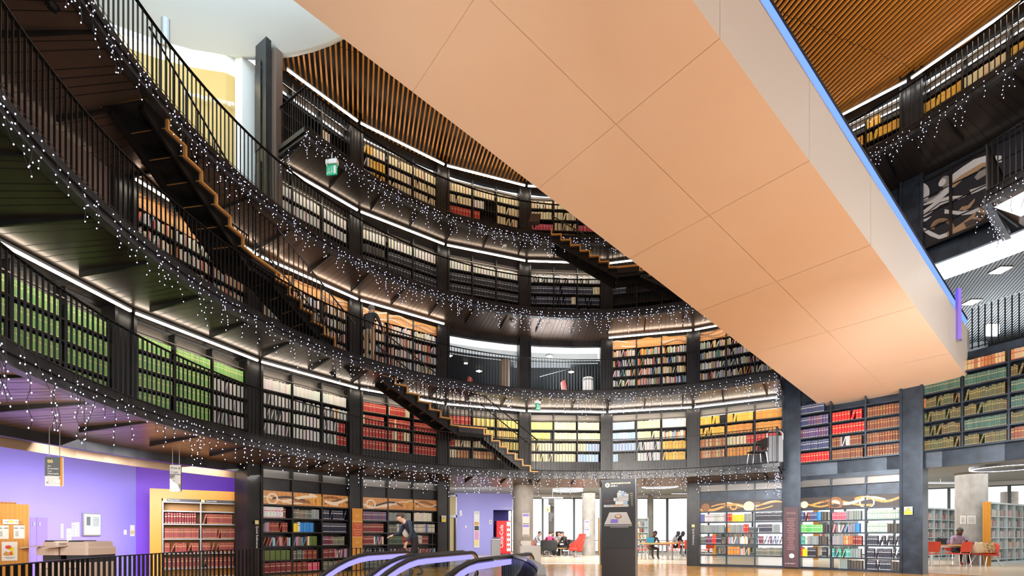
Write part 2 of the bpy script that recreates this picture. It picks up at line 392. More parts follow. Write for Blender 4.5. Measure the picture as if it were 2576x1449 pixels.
# ------------------------------------------------------------------ galleries
LEVEL = ['first', 'second', 'third', 'top']
GAL = {0: [(-2.35, AEND)], 1: [(-2.35, AEND)], 2: [(-2.35, AEND), (1.235, 1.95)], 3: [(-1.051, 1.95)]}
GRK = {0: 8.45, 1: 8.45, 2: 8.45, 3: 8.75}
NT = 1
for k, segs in GAL.items():
    z = zf(k)
    for si, (a0, a1) in enumerate(segs):
        A = arc(a0, a1); R = GRK[k] + (.1 if k == 2 and si else 0)
        I = [gpt(a, R) for a in A]
        O = []
        for p in I:                            # outer edge: along the same ray from the wall centre
            t = atan2(p[0] - WX, p[1] - WY); O.append(wpt(t, 11.2))
        if k == 2 and si == 0:
            O = [wpt(atan2(p[0] - WX, p[1] - WY), 11.2 if a > ca(1) - .02 else 15.0) for p, a in zip(I, A)]
        d = MB(); s = MB(); e = MB()
        for j in range(len(A) - 1):
            d.quad((*I[j], z), (*I[j + 1], z), (*O[j + 1], z), (*O[j], z))
            s.quad((*I[j], z - .19), (*O[j], z - .31), (*O[j + 1], z - .31), (*I[j + 1], z - .19))
        for jj in range(0, len(A) - 1, 3):     # radial bracket fins under the soffit
            p = Vector(I[jj]); q = Vector(O[jj]); dr = (q - p).normalized(); tn = Vector((dr.y, -dr.x)) * .018
            D_ = (Vector(O[jj]) - p).length; LQ = min(1.9, .85 * (D_ - .85)); q = p + dr * LQ; zq = z - .19 - .12 * LQ / D_
            s.hexa([(*(p + tn + dr * .1), z - .22), (*(q + tn), zq - .10), (*(q - tn), zq - .10), (*(p - tn + dr * .1), z - .22),
                    (*(p + tn), z - .18), (*(q + tn), zq), (*(q - tn), zq), (*(p - tn), z - .18)], 1)
            for fr_ in (.33, .66, 1.33, 1.66, 2.0, 2.33):   # panel joints
                if jj + 3 < len(A):
                    w = fr_ / 3.0
                    a_ = Vector(I[jj]).lerp(Vector(I[jj + 3]), w); b_ = Vector(O[jj]).lerp(Vector(O[jj + 3]), w)
                    t_ = Vector((b_.y - a_.y, a_.x - b_.x)).normalized() * .006
                    s.quad((*(a_ + t_), z - .193), (*(b_ + t_), z - .313), (*(b_ - t_), z - .313), (*(a_ - t_), z - .193), m=1)
        struct('floor_gallery', d, CARPET)
        struct('ceiling_gallery', s, [SOFFIT if k in (0, 2) else SOFFIT_SHADE, BLACK])
        closed = [(*p, 0) for p in I]
        path = I
        if k == 3: path = [wpt(ca(1) + .05, 10.75)] + I
        if k == 2 and si: path = [wpt(ca(8.62), 10.8)] + I
        if k < 3 and si == 0:
            path = I + [wpt(ca(7) - .03, 10.7)]
        e.strip([(*p, z - .09) for p in path], .14, .12, 0)     # black channel
        e.strip([(*p, z - .22) for p in path], .05, .13, 1)     # web of the edge beam
        e.strip([(*p, z - .235) for p in path], .15, .02, 1)     # lower flange
        NT += 1
        struct('trim_%d' % NT, e, [BLACK, FASCIA])
        # ---------------- railing
        rl = thing('railing', ['black flat-bar steel railing along the first and lowest book gallery', 'black flat-bar steel railing along the second book gallery, where a man stands',
                               'black flat-bar steel railing along the third gallery, curving below the amber lounge wall', 'black flat-bar steel railing along the top gallery under the slatted ceiling'][k]
                   if not (k == 2 and si) else 'short railing at the end of the third gallery beside the swimmers mural', 'railing', (*I[0], z), 'gallery railings')
        t = MB(); t.strip([(*p, z + 1.09) for p in path], .055, .014); t.build('top_rail', BAR, rl)
        t = MB(); t.strip([(*p, z + .06) for p in path], .05, .012); t.build('bottom_rail', BAR, rl)
        pts = [Vector(p) for p in path]; bars = []; dist = 0.0; nxt = .05
        for p, q in zip(pts[:-1], pts[1:]):
            L = (q - p).length
            while nxt < dist + L:
                f = (nxt - dist) / L; bars.append((p.lerp(q, f), (q - p).normalized())); nxt += .10
            dist += L
        bm_ = MB(); bm_.box(-.005, .005, -.013, .013, 0, 1.03); bme = bm_.mesh('baluster', BAR)
        def inview(b):
            p = b[0]
            return p.y > .8 and -1.12 < p.x / p.y < 1.12
        bars.sort(key=lambda b: (not inview(b), b[0].length))
        rest = MB()
        for n_, (p, d_) in enumerate(bars):
            if n_ < 100:
                o = link('baluster', bme, rl, (p.x - rl.location.x, p.y - rl.location.y, .06)); o.rotation_euler = (0, 0, atan2(d_.y, d_.x))
            elif p.y > -3:
                tt = d_ * .005; nn = Vector((-d_.y, d_.x)) * .013
                B = [p - tt - nn, p + tt - nn, p + tt + nn, p - tt + nn]
                rest.hexa([(*b, z + .06) for b in B] + [(*b, z + 1.09) for b in B])
        if rest.v: tag(rest.build('balusters', BAR, rl), kind='stuff')
        # ---------------- icicle fairy lights
        sl = thing('icicle_lights', ['icicle fairy lights hanging from the edge of the first and lowest gallery', 'icicle fairy lights hanging from the edge of the second gallery', 'icicle fairy lights hanging from the edge of the third gallery below the amber lounge',
                                     'icicle fairy lights hanging from the edge of the top gallery'][k] if not (k == 2 and si) else 'icicle fairy lights on the white lit gallery end beside the swimmers mural', 'fairy lights', (*I[0], z), 'icicle fairy lights on the gallery edges')
        cb = MB(); bulbs = []
        rnd = random.Random(30 + k * 7 + si)
        nxt = .05; dist = 0.0
        for p, q in zip(pts[:-1], pts[1:]):
            L = (q - p).length
            if L < 1e-6: continue
            dd = (q - p).normalized(); nn = Vector((-dd.y, dd.x))
            if (p - Vector((GX, GY))).dot(nn) > 0: nn = -nn       # towards the middle
            inward = (Vector((GX, GY)) - p).normalized()
            while nxt < dist + L:
                b0 = p.lerp(q, (nxt - dist) / L) + inward * .11
                if b0.y > .5 and abs(b0.x / b0.y) < 1.2:
                    ln = rnd.choice((.2, .3, .35, .45, .55, .65, .75)) * (1.1 if k < 2 else .95); zz = z + .02; x = b0.copy(); pp = Vector((x.x, x.y, zz))
                    while zz > z + .02 - ln:
                        stp = rnd.uniform(.075, .125); q3 = pp + Vector((dd.x * rnd.uniform(-.05, .05) + inward.x * .008, dd.y * rnd.uniform(-.05, .05) + inward.y * .008, -stp))
                        cb.tube([pp, q3], .0035, 3)
                        sd_ = rnd.uniform(-.05, .05); e3 = q3 + Vector((dd.x * sd_, dd.y * sd_, -rnd.uniform(.0, .03)))
                        cb.tube([q3, e3], .003, 3); bulbs.append(e3)
                        pp = q3; zz = q3.z
                nxt += rnd.choice((.07, .13, .2, .26)) * (.72 if k > 1 else .9)
            dist += L
        cb.tube([(*(Vector(p) + (Vector((GX, GY)) - Vector(p)).normalized() * .11), z + .03) for p in path if p[1] > .5], .006, 4)
        cb.build('cable', CABLE, sl)
        bulbs.sort(key=lambda b: b.length)
        vis = [b for b in bulbs if abs(b.x / b.y) < 1.06 and (b.z - EYE) / b.y < 1.108]
        ob = MB(); ob.octa((0, 0, 0), .0095); ome = ob.mesh('bulb', BULB); rb = MB()
        for n_, b in enumerate(vis):
            if n_ < 100: link('bulb', ome, sl, b - sl.location)
            else: rb.octa(b, .0095 if b.y < 9 else .010)
        if rb.v: tag(rb.build('bulbs', BULB, sl), kind='stuff')

# ------------------------------------------------------------------ strip lights under the galleries
WHAT = {(0, -1): 'the nearest green volumes', (0, 0): 'the green volumes with a grey end section', (0, 1): 'the pale grey volumes', (0, 2): 'the red volumes', (0, 3): 'the red and yellow volumes behind the lower stairs',
        (0, 4): 'the cream volumes', (0, 5): 'the pale blue, cream and amber volumes', (0, 6): 'the orange volumes beside the grey trolley', (0, 7): 'blue, bright red and brown volumes under the travelator', (0, 8): 'the dull green volumes',
        (1, -1): 'the nearest mixed paperbacks', (1, 0): 'the mixed paperbacks under the upper stairs', (1, 1): 'the pale paperbacks behind the upper stairs', (1, 2): 'the mixed paperbacks behind the standing man', (1, 5): 'the crowded mixed books right of the mesh-ceiling opening', (1, 6): 'the crowded mixed books against the travelator',
        (2, 1): 'the pale files and red binder on the third gallery', (2, 2): 'the white spines left of the third gallery middle', (2, 3): 'the white and black spines on the third gallery', (2, 4): 'the leaning white journals on the third gallery', (2, 5): 'the journals behind the right-hand stairs', (2, 6): 'the hidden third-gallery bay',
        (3, 1): 'the empty shelves at the top gallery corner', (3, 2): 'the cream volumes on the top gallery', (3, 3): 'the cream and crimson volumes on the top gallery', (3, 4): 'the cream and pink volumes on the top gallery', (3, 5): 'the hidden top-gallery bay', (3, 6): 'the hidden top bay',
        (3, 7): 'the small amber top shelf by the blue handrail', (3, 8): 'the amber volumes high at the right', (3, 9): 'the amber and blue volumes high at the far right'}
def strip_light(k, i, z, a0=None, a1=None):
    a0 = ca(i) + .004 if a0 is None else a0; a1 = ca(i + 1) - .004 if a1 is None else a1
    p, q = wpt(a0, 10.42), wpt(a1, 10.42); L = hypot(q[0] - p[0], q[1] - p[1]); fr = Fr(p, (q[0] - p[0], q[1] - p[1]))
    t = thing('strip_light', 'warm white strip light above ' + WHAT[(k, i)], 'strip light', (*p, z), 'strip lights under the galleries')
    m = MB(); m.fbox(fr, 0, L, 0, .06, z, z + .05); m.build('housing', GREYMET, t)
    m = MB(); m.fbox(fr, .01, L - .01, -.006, .045, z - .035, z - .001); m.build('diffuser', LEDW, t)
for k, bays in ((0, (-1, 0, 1, 2, 3, 4, 5, 6)), (1, (0, 1, 2, 5, 6)), (2, (1, 2, 3, 4, 5)), (3, (1, 2, 3, 4, 7, 8, 9))):
    for i in bays:
        if (k, i) not in WHAT: continue
        strip_light(k, i, zf(k) + 2.355, ca(1) + .072 if k > 1 and i == 1 else None, ca(7) - .035 if i == 6 else None)
# ------------------------------------------------------------------ bookcases and books
STY = {  # colours, thickness, height, depth, band colour, lean chance, gap chance
 'grn': ([(.30, .56, .17), (.35, .62, .20), (.28, .54, .18)], (.045, .06), (.30, .31), (.80, .76, .35), .0),
 'gry': ([(.62, .62, .60), (.55, .56, .56), (.70, .69, .66)], (.018, .03), (.29, .31), None, .15),
 'pal': ([(.78, .76, .70), (.72, .72, .70), (.80, .78, .68)], (.03, .05), (.28, .31), None, .0),
 'red': ([(.56, .05, .045), (.50, .04, .04), (.60, .07, .05)], (.04, .055), (.29, .30), (.75, .55, .3), .0),
 'brd': ([(.70, .02, .02), (.66, .015, .02)], (.065, .08), (.29, .295), (.75, .5, .2), .02),
 'yel': ([(.78, .60, .16), (.80, .64, .22)], (.035, .05), (.28, .29), None, .0),
 'crm': ([(.80, .68, .42), (.78, .70, .50), (.74, .62, .38)], (.035, .055), (.28, .30), (.75, .60, .3), .05),
 'blu': ([(.45, .58, .76), (.40, .53, .74)], (.05, .07), (.28, .29), None, .0),
 'org': ([(.80, .34, .05), (.76, .30, .04), (.70, .26, .05)], (.06, .08), (.29, .31), (.5, .2, .05), .0),
 'amb': ([(.80, .46, .05), (.82, .52, .10)], (.04, .09), (.28, .31), (.6, .3, .05), .1),
 'law': ([(.50, .22, .07), (.60, .42, .2), (.40, .16, .05)], (.055, .07), (.27, .28), (.45, .04, .03), .0),
 'nvy': ([(.05, .065, .17), (.06, .07, .14), (.045, .055, .15)], (.05, .07), (.28, .30), (.6, .6, .55), .0),
 'prp': ([(.13, .07, .17), (.12, .08, .20), (.17, .07, .13)], (.055, .075), (.28, .29), (.6, .55, .5), .0),
 'brn': ([(.21, .06, .025), (.19, .055, .025), (.23, .075, .03)], (.05, .068), (.28, .30), (.5, .3, .1), .0),
 'olv': ([(.10, .095, .035), (.12, .10, .03), (.08, .09, .04), (.11, .075, .03)], (.028, .05), (.24, .30), (.35, .28, .1), .08),
 'dgr': ([(.05, .12, .09), (.045, .10, .07), (.06, .13, .10)], (.028, .042), (.27, .29), (.35, .3, .15), .0),
 'blk': ([(.016, .018, .03), (.02, .02, .028), (.015, .022, .035)], (.03, .045), (.28, .30), (.55, .57, .6), .0),
 'nav': ([(.016, .02, .045), (.02, .024, .05)], (.036, .046), (.28, .29), (.65, .66, .7), .1),
 'mix': ([(.75, .72, .64), (.68, .12, .06), (.80, .60, .12), (.12, .22, .45), (.80, .78, .72), (.70, .36, .10), (.14, .30, .16), (.30, .10, .10), (.78, .74, .60), (.5, .5, .52), (.82, .80, .74)], (.014, .036), (.20, .27), None, .08),
 'wmx': ([(.80, .78, .70), (.76, .70, .56), (.80, .74, .58), (.66, .44, .18), (.62, .14, .1), (.30, .42, .55), (.82, .8, .76)], (.02, .045), (.22, .29), None, .04),
 'lib': ([(.72, .68, .62), (.60, .14, .12), (.74, .72, .68), (.45, .42, .40), (.70, .45, .2), (.25, .3, .38), (.16, .16, .18), (.70, .6, .5)], (.018, .04), (.20, .27), None, .12),
 'mar': ([(.22, .02, .03), (.26, .03, .035), (.20, .02, .025)], (.045, .06), (.27, .29), (.7, .55, .35), .0),
 'mbk': ([(.26, .035, .03), (.30, .04, .035), (.20, .03, .03)], (.028, .04), (.25, .27), (.55, .35, .12), .06),
 'gra': ([(.26, .30, .31), (.30, .33, .34), (.22, .26, .28)], (.05, .065), (.27, .28), None, .0),
 'mgz': ([(.55, .55, .55), (.70, .68, .62), (.12, .16, .42)], (.06, .08), (.28, .30), (.15, .15, .17), .0),
 'wbn': ([(.74, .74, .76), (.70, .72, .74)], (.08, .095), (.30, .30), (.70, .03, .06), .0),
 'ylw': ([(.85, .62, .02), (.88, .68, .03)], (.035, .05), (.24, .25), None, .15),
 'tnd': ([(.10, .14, .13), (.14, .16, .12), (.2, .16, .12)], (.05, .065), (.24, .27), (.5, .48, .35), .0),
 'bgr': ([(.10, .48, .12), (.16, .55, .16)], (.05, .06), (.25, .26), (.6, .72, .55), .0),
 'gwt': ([(.62, .72, .64), (.58, .70, .62)], (.056, .062), (.27, .275), (.05, .25, .1), .0),
 'pnk': ([(.72, .08, .14), (.70, .1, .16)], (.055, .065), (.23, .24), (.55, .5, .55), .0),
 'tea': ([(.06, .32, .34), (.05, .36, .24), (.10, .42, .5)], (.022, .035), (.26, .28), (.6, .65, .6), .2),
 'blf': ([(.02, .22, .62), (.03, .26, .66)], (.09, .11), (.27, .28), None, .0),
 'drk': ([(.05, .05, .05), (.08, .07, .06), (.10, .09, .075)], (.06, .08), (.25, .27), None, .0),
 'stp': ([(.16, .025, .05), (.05, .08, .22), (.18, .03, .06)], (.025, .04), (.26, .28), (.7, .68, .68), .2),
 'gsp': ([(.10, .16, .03), (.11, .18, .035)], (.04, .05), (.27, .27), None, .0),
 'lsp': ([(.55, .25, .3), (.70, .66, .6), (.12, .3, .5), (.28, .12, .06)], (.02, .05), (.22, .27), None, .5),
 'orf': ([(.80, .26, .03), (.78, .28, .04)], (.085, .1), (.29, .29), (.02, .2, .45), .0),
 'drd': ([(.20, .03, .035), (.24, .035, .04)], (.05, .06), (.27, .28), (.6, .58, .55), .0),
}
BOOKS = []       # (score, frame, u, n, z, t, h, d, lean, colour, band, style, where, row, number)
def fill(fr, u0, u1, n0, z, spec, where, row, vis, hmax=.34, back=.02, depth=.21):
    """one shelf: spec like 'red.6 crm.4', fractions of the width; '-' leaves a gap"""
    parts = spec.split(); W = u1 - u0; u = u0 + .008; num = 0
    for part in parts:
        nm, fr_ = (part.split('.') + ['10'])[:2]; w = W * float('0.' + fr_) if fr_ != '10' else W
        end = min(u + w, u1 - .006)
        if nm == '-': u = end; continue
        cols, th, hh, band, lean = STY[nm]
        lean_run = 0.0
        while u < end - th[0]:
            t = random.uniform(*th); h = min(random.uniform(*hh), hmax); d = depth + random.uniform(-.01, .02)
            if u + t > end: break
            ln = 0.0
            if random.random() < lean and u + t + .09 < end: ln = random.uniform(.05, .10)
            c = random.choice(cols); c = tuple(max(0, x * random.uniform(.88, 1.1)) for x in c)
            num += 1
            BOOKS.append([0, fr, u, n0 + back + random.uniform(0, .012), z, t, h, d, ln, c, band, nm, where, row, num, vis])
            u += t + .002 + (ln * .85 if ln else 0)
        u = max(u, end if nm in ('-',) else u)
def bookcase(k, i, z0, rows, top, books, label, back=True, header=True, band=None, matl=None, led=False, vis=0.0, group='bookcases between the piers'):
    hw = .0185
    p, q = wpt(ca(i) + hw, 10.74), wpt(ca(i + 1) - hw, 10.74); L = hypot(q[0] - p[0], q[1] - p[1]); fr = Fr(p, (q[0] - p[0], q[1] - p[1]))
    M = matl or BLACK; D = .30
    r = thing('bookcase', label, 'bookcase', (*p, z0), group)
    for s in range(4):
        m = MB(); u = L * s / 3; m.fbox(fr, max(0, u - .02), min(L, u + .02), -.01, D, z0, top); m.build('upright', M, r)
    for zz in rows:
        m = MB(); m.fbox(fr, .021, L - .021, 0, D, zz - .03, zz); m.fbox(fr, .021, L - .021, -.008, 0, zz - .035, zz + .006); m.build('shelf', M, r)
    if back:
        m = MB(); m.fbox(fr, 0, L, D + .001, D + .02, z0, rows[-1] + .36 if header else top); m.build('back_panel', M, r)
    if header:
        zt = rows[-1] + .36
        m = MB(); m.fbox(fr, .021, L - .021, D - .1, D - .08, zt, top); m.fbox(fr, .021, L - .021, -.012, .03, zt - .012, zt + .012); m.build('header_panel', HEADER, r)
    m = MB(); m.fbox(fr, .021, L - .021, 0, D, z0, z0 + (.06 if z0 == 0 else rows[0] - z0 - .036 if rows[0] - z0 > .1 else .03)); m.build('plinth', M, r)
    if books:
        for ri, (zz, secs) in enumerate(zip(rows, books)):
            secs = secs if isinstance(secs, (list, tuple)) else [secs] * 3
            for s in range(3):
                if secs[s]: fill(fr, L * s / 3 + .022, L * (s + 1) / 3 - .022, 0, zz, secs[s], (k, i, s), ri, vis)
    return r, fr, L
def rows_of(k): return [zf(k) + v for v in (.58, .97, 1.36, 1.75)]
G4 = ['grn'] * 3
bookcase(0, -1, 3.2, rows_of(0), 5.54, [G4] * 4, 'black steel bookcase filled with green volumes, nearest on the first gallery', vis=.75)
bookcase(0, 0, 3.2, rows_of(0), 5.54, [['grn', 'grn', 'gry'], ['grn', 'grn', 'gry'], ['grn', 'grn', 'gry'], ['grn', 'grn', 'grn']], 'black steel bookcase of green volumes with a grey third section', vis=.6)
bookcase(0, 1, 3.2, rows_of(0), 5.54, [['gry', 'pal', 'gry.6 red.4'], ['gry', 'pal', 'gry.6 red.3'], ['gry', 'gry', 'gry.5 org.1 gry.4'], ['pal', 'pal', 'pal']], 'black steel bookcase of pale grey volumes on the first gallery')
bookcase(0, 2, 3.2, rows_of(0), 5.54, [['red', 'red.2 crm.2 red.6', 'red'], ['red', 'red.2 crm.2 red.3 crm.3', 'red'], ['red.1 crm.1 red.8', 'red.3 crm.1 red.6', 'red'], ['red', 'crm.1 red.7 crm.2', 'red']], 'black steel bookcase filled with red bound volumes on the first gallery')
bookcase(0, 3, 3.2, rows_of(0), 5.54, [['crm.3 law.6', 'law', 'crm'], ['red.3 crm.7', 'crm', 'yel'], ['red.6 crm.2', 'yel', 'yel'], ['red', 'yel', 'yel']], 'black steel bookcase of red and yellow volumes behind the lower stairs')
bookcase(0, 4, 3.2, rows_of(0), 5.54, [['crm', 'crm', 'blu'], ['crm', 'crm', 'crm.4 blu.6'], ['yel.9', 'crm', 'crm'], ['yel', 'crm', 'crm']], 'black steel bookcase filled with cream and yellow volumes in the middle')
bookcase(0, 5, 3.2, rows_of(0), 5.54, [['blu.3', 'gry', 'amb'], ['blu', 'gry', 'amb'], ['blu', 'crm', 'wmx'], ['blu', 'crm', 'pal']], 'black steel bookcase of pale blue, cream and amber volumes')
bookcase(0, 6, 3.2, rows_of(0), 5.54, [['law', 'org', 'brd.4'], ['law', 'crm.7 brd.3', 'brd'], ['amb', 'org', 'org'], ['amb.8', 'amb', 'org']], 'black steel bookcase of orange and amber volumes beside the grey trolley', vis=.7)
R7 = [3.40 + .385 * j for j in range(6)]
bookcase(0, 7, 3.36, R7[:5] , 5.36, [['brd', 'brn', 'brn'], ['nvy', 'brn.3 gry.3 brn.4', 'brn'], ['prp', 'brd', 'brn'], ['nvy.3 prp.7', 'brd', 'brn'], ['nvy.8', '', '']], 'flush black bookcase of blue, bright red and brown volumes under the travelator', header=False, matl=BLUEBLACK, vis=1.25)
bookcase(0, 8, 3.36, R7, 5.62, [['olv', 'olv', 'brn.5 olv.5'], ['olv', 'dgr', 'olv'], ['olv', 'olv', 'dgr'], ['law.1 olv.9', 'olv', 'dgr'], ['dgr', 'dgr', 'olv'], ['law', 'law', 'law']], 'flush black bookcase of dull green and brown volumes right of the travelator', header=False, matl=BLUEBLACK, vis=1.0)
RB = [zf(1) + v for v in (.28, .64, 1.0, 1.36, 1.72)]
for i, lab in ((0, 'black bookcase of mixed paperbacks below the upper stairs'), (1, 'black bookcase of pale paperbacks behind the upper stairs'), (2, 'black bookcase of mixed books behind the standing man'),
               (5, 'black bookcase crowded with mixed books right of the mesh-ceiling opening'), (6, 'black bookcase crowded with mixed books against the travelator')):
    st = 'mix' if i >= 5 else 'wmx'
    r, fr, L = bookcase(1, i, 5.9, RB, 8.24, [[st] * 3] * 5, lab, header=False)
    for s in range(3):
        m = MB(); m.fbox(fr, L * s / 3 + .021, L * (s + 1) / 3 - .021, .02, .04, RB[-1] + .30, 8.22); dp = m.build('decorative_panel', BANDW, r)
        for q in range(3):
            m = MB(); ph = random.uniform(0, 6); n = 14; w0 = .86; U0 = L * s / 3 + .03
            am = random.uniform(.02, .07); zc = RB[-1] + .38 + .09 * q; wd = random.uniform(.015, .03)
            for j in range(n):
                ua, ub = U0 + w0 * .97 * j / n, U0 + w0 * .97 * (j + 1) / n
                za, zb_ = zc + am * sin(ph + 5 * j / n), zc + am * sin(ph + 5 * (j + 1) / n)
                m.quad(fr.p(ua, .015, za - wd), fr.p(ub, .015, zb_ - wd), fr.p(ub, .015, zb_ + wd), fr.p(ua, .015, za + wd))
            m.build('inlay', random.choice((INC, INB, INO)), dp)
C3 = ['pal'] * 3
bookcase(2, 1, 8.6, rows_of(2), 10.94, [['-.5 pal.1 -.4', '-.6 pal.2', '-.5 brd.2'], ['-.3 pal.2', 'drk', 'drk'], ['pal', 'pal', 'pal'], ['pal', 'pal', 'pal']], 'black bookcase of pale files with a red binder on the third gallery')
bookcase(2, 2, 8.6, rows_of(2), 10.94, [['blk'] * 3, ['blk'] * 3, ['drk', 'blk', 'blk'], C3], 'black bookcase of white and black spines, left on the third gallery')
bookcase(2, 3, 8.6, rows_of(2), 10.94, [['blk'] * 3, ['blk'] * 3, ['blk'] * 3, C3], 'black bookcase with a white top row in the middle of the third gallery')
bookcase(2, 4, 8.6, rows_of(2), 10.94, [['nav'] * 3, ['nav', 'nav.8 crm.2', 'nav'], ['nav', 'nav', 'nav.7 crm.3'], ['gry'] * 3], 'black bookcase of leaning white journals over navy volumes on the third gallery')
bookcase(2, 5, 8.6, rows_of(2), 10.94, [[''] * 3, [''] * 3, ['nav.6', '', ''], ['crm.1 gry.9', 'gry', 'pal']], 'black bookcase half empty behind the stairs next to the travelator')
bookcase(3, 1, 11.3, rows_of(3), 13.6, [[''] * 3, [''] * 3, ['', '', 'crm.3'], [''] * 3], 'black empty bookcase at the corner of the top gallery')
bookcase(3, 2, 11.3, rows_of(3), 13.6, [['crm'] * 3, ['blu.4 amb.6', 'crm', 'crm'], ['gry.3 amb.7', 'crm', 'crm'], ['amb.5 crm.5', 'crm', 'crm']], 'black bookcase of cream and amber volumes, left on the top gallery')
bookcase(3, 3, 11.3, rows_of(3), 13.6, [['red', '', 'crm'], ['red', 'red.3', 'crm'], ['crm', 'pal.5', 'crm'], ['crm', 'crm', 'crm']], 'black bookcase of cream and crimson volumes in the middle of the top gallery')
bookcase(3, 4, 11.3, rows_of(3), 13.6, [['pnk', 'crm', 'pnk'], ['pnk', 'crm', 'pnk'], ['crm', 'crm', 'crm'], ['crm', 'crm', 'crm']], 'black bookcase of cream and pink volumes at the edge of the travelator')
bookcase(3, 7, 11.3, rows_of(3), 13.6, [['law'] * 3, ['drk'] * 3, ['amb', 'amb', 'amb'], ['', '', 'amb.4']], 'black bookcase of amber volumes just right of the blue handrail')
bookcase(3, 8, 11.3, rows_of(3), 13.6, [['amb'] * 3, ['law', 'amb', 'amb'], ['amb', 'crm', 'amb'], ['', '', '']], 'black bookcase of amber volumes high at the right')
bookcase(3, 9, 11.3, rows_of(3), 13.6, [['law'] * 3, ['law'] * 3, ['crm', 'blu', 'crm'], ['', '', '']], 'black bookcase at the far upper right edge of the photo')

# ---- ground floor bookcases with inlaid timber bands
RG = [.06, .40, .78, 1.16, 1.54]
def ribbon(m, fr, pts, w, n0=-.004):
    n = len(pts)
    for (u0, z0), (u1, z1) in zip(pts[:-1], pts[1:]):
        d = Vector((u1 - u0, z1 - z0)); 
        m.quad(fr.p(u0, n0, z0 - w), fr.p(u1, n0, z1 - w), fr.p(u1, n0, z1 + w), fr.p(u0, n0, z0 + w))
def disc(m, fr, u, z, r, n0=-.005, r0=0.0, a0=0.0, a1=2 * pi, zlo=-9, zhi=9, ulo=-9, uhi=99):
    n = 28
    cl = lambda a, rr: fr.p(min(max(u + rr * cos(a), ulo), uhi), n0, min(max(z + rr * sin(a), zlo), zhi))
    for j in range(n):
        a, b = a0 + (a1 - a0) * j / n, a0 + (a1 - a0) * (j + 1) / n
        m.quad(cl(a, r0), cl(a, r), cl(b, r), cl(b, r0))
def ground_case(i, label, books, dark, seed, vis, M, see):
    z0, top = 0.0, 2.92
    r, fr, L = bookcase(-1, i, 0.0, RG, top, books, label, back=False, header=False, matl=M, vis=vis, group='bookcases on the ground floor')
    zb, zt = 1.905, 2.27
    m = MB(); m.fbox(fr, .021, L - .021, 0, .3, zb - .03, zb); m.fbox(fr, .021, L - .021, -.008, .0, zb - .035, zb + .006); m.build('shelf', M, r)
    m = MB(); m.fbox(fr, .021, L - .021, .10, .12, zt, 2.62); m.fbox(fr, .021, L - .021, -.01, .3, zt, zt + .02); m.build('upper_panel', M, r)
    m = MB(); m.fbox(fr, .021, L - .021, .14, .16, 2.62, top); m.fbox(fr, .021, L - .021, -.01, .16, 2.61, 2.63); m.build('header_panel', HEADER, r)
    m = MB(); m.fbox(fr, .03, L - .03, .03, .06, top - .045, top - .02); m.build('strip_light', LEDC, r)
    m = MB(); m.fbox(fr, .021, L - .021, -.012, .005, top - .09, top); m.build('light_lip', M, r)
    m = MB(); m.fbox(fr, 0, L, -.01, .3, top, top + .04); m.build('top_panel', M, r)
    if not see:
        m = MB(); m.fbox(fr, .021, L - .021, .32, .335, 0, zb); m.build('back_panel', BLACK, r)
    rr = random.Random(seed)
    m = MB(); m.fbox(fr, .021, L - .021, 0, .025, zb + .008, zt); dp = m.build('decorative_panel', BANDB if dark else BANDW, r)
    mats_ = (INO, INO, INB, INC, INO) if dark else (INC, IND, INC, INB, INC)
    h = zt - zb - .008; zc = zb + h / 2
    for q in range(5):
        m = MB(); ph = rr.uniform(0, 6); f_ = rr.uniform(2.2, 3.4); am = rr.uniform(.05, .11); pts = []
        u0 = .03 + L * .16 * q * rr.uniform(.6, 1); u1 = min(L - .03, u0 + L * rr.uniform(.45, .75)); w = rr.uniform(.018, .045)
        for j in range(33):
            t = j / 32; u = u0 + (u1 - u0) * t; zz = zc + am * sin(ph + f_ * t * 2.2) + (.05 * (q - 2) * .5)
            ww = w
            pts.append((u, min(max(zz, zb + .012 + w), zt - w - .003)))
        ribbon(m, fr, pts, w, -.003 - .0012 * q); m.build('inlay', mats_[q], dp)
    for (fu, rad, mm, r0) in (((.08, .14, INB, 0), (.60, .17, INC, 0), (.42, .12, INO, .07)) if dark and i == 6 else ((.06, .11, INC, 0), (.38, .20, INB, .12), (.68, .19, INC, .15)) if dark else ((.12, .16, INC, .11), (.56, .10, INO, 0), (.64, .16, INO, .0))):
        m = MB(); disc(m, fr, L * fu, zc - .03, rad, -.010, r0, zlo=zb + .01, zhi=zt - .002, ulo=.022); m.build('inlay', mm, dp)
    return r, fr, L
ground_case(1, 'black ground-floor bookcase with red and white binders and brown reference books', [['mar', 'mbk.5 pnk.5', 'tnd.6 mar.4'], ['gsp', 'tnd.4 mbk.5', 'drd.5 lsp.5'], ['lsp', 'lsp.6 gsp.3', 'stp.4 tnd.5'], ['lsp.3 mbk.6', 'ylw.2 mgz.1 blf.5', 'nav'], ['wbn.8 drd.1', 'tnd.7 gra.3', 'nav']], False, 3, .8, BLACK, False)
ground_case(2, 'black ground-floor bookcase with maroon and pale green reference volumes, left of the warning-sign pier', [['tnd', 'tnd', 'tnd'], ['nav.9', 'lsp', 'lsp'], ['mar.5 lsp.4', 'dgr.6 mbk.4', 'mgz.4 drd.3'], ['mar.9', 'tnd.4 mgz.4', 'mgz'], ['prp', 'gra', 'pal.8']], False, 9, .7, BLACK, False)
ground_case(6, 'see-through ground-floor bookcase with a row of yellow books, left of the maroon panel', [['', '', ''], ['', 'orf.5 lib.4', 'tnd'], ['tnd.2 stp.3 brd.2 nav.2', 'lsp.5 wmx.3', 'stp'], ['gra', 'orf.2 gra.5 brd.2', 'nav.6 gra.3'], ['mgz', 'brd.2 ylw.5 gra.3', 'blk']], True, 5, 1.3, BLUEBLACK, True)
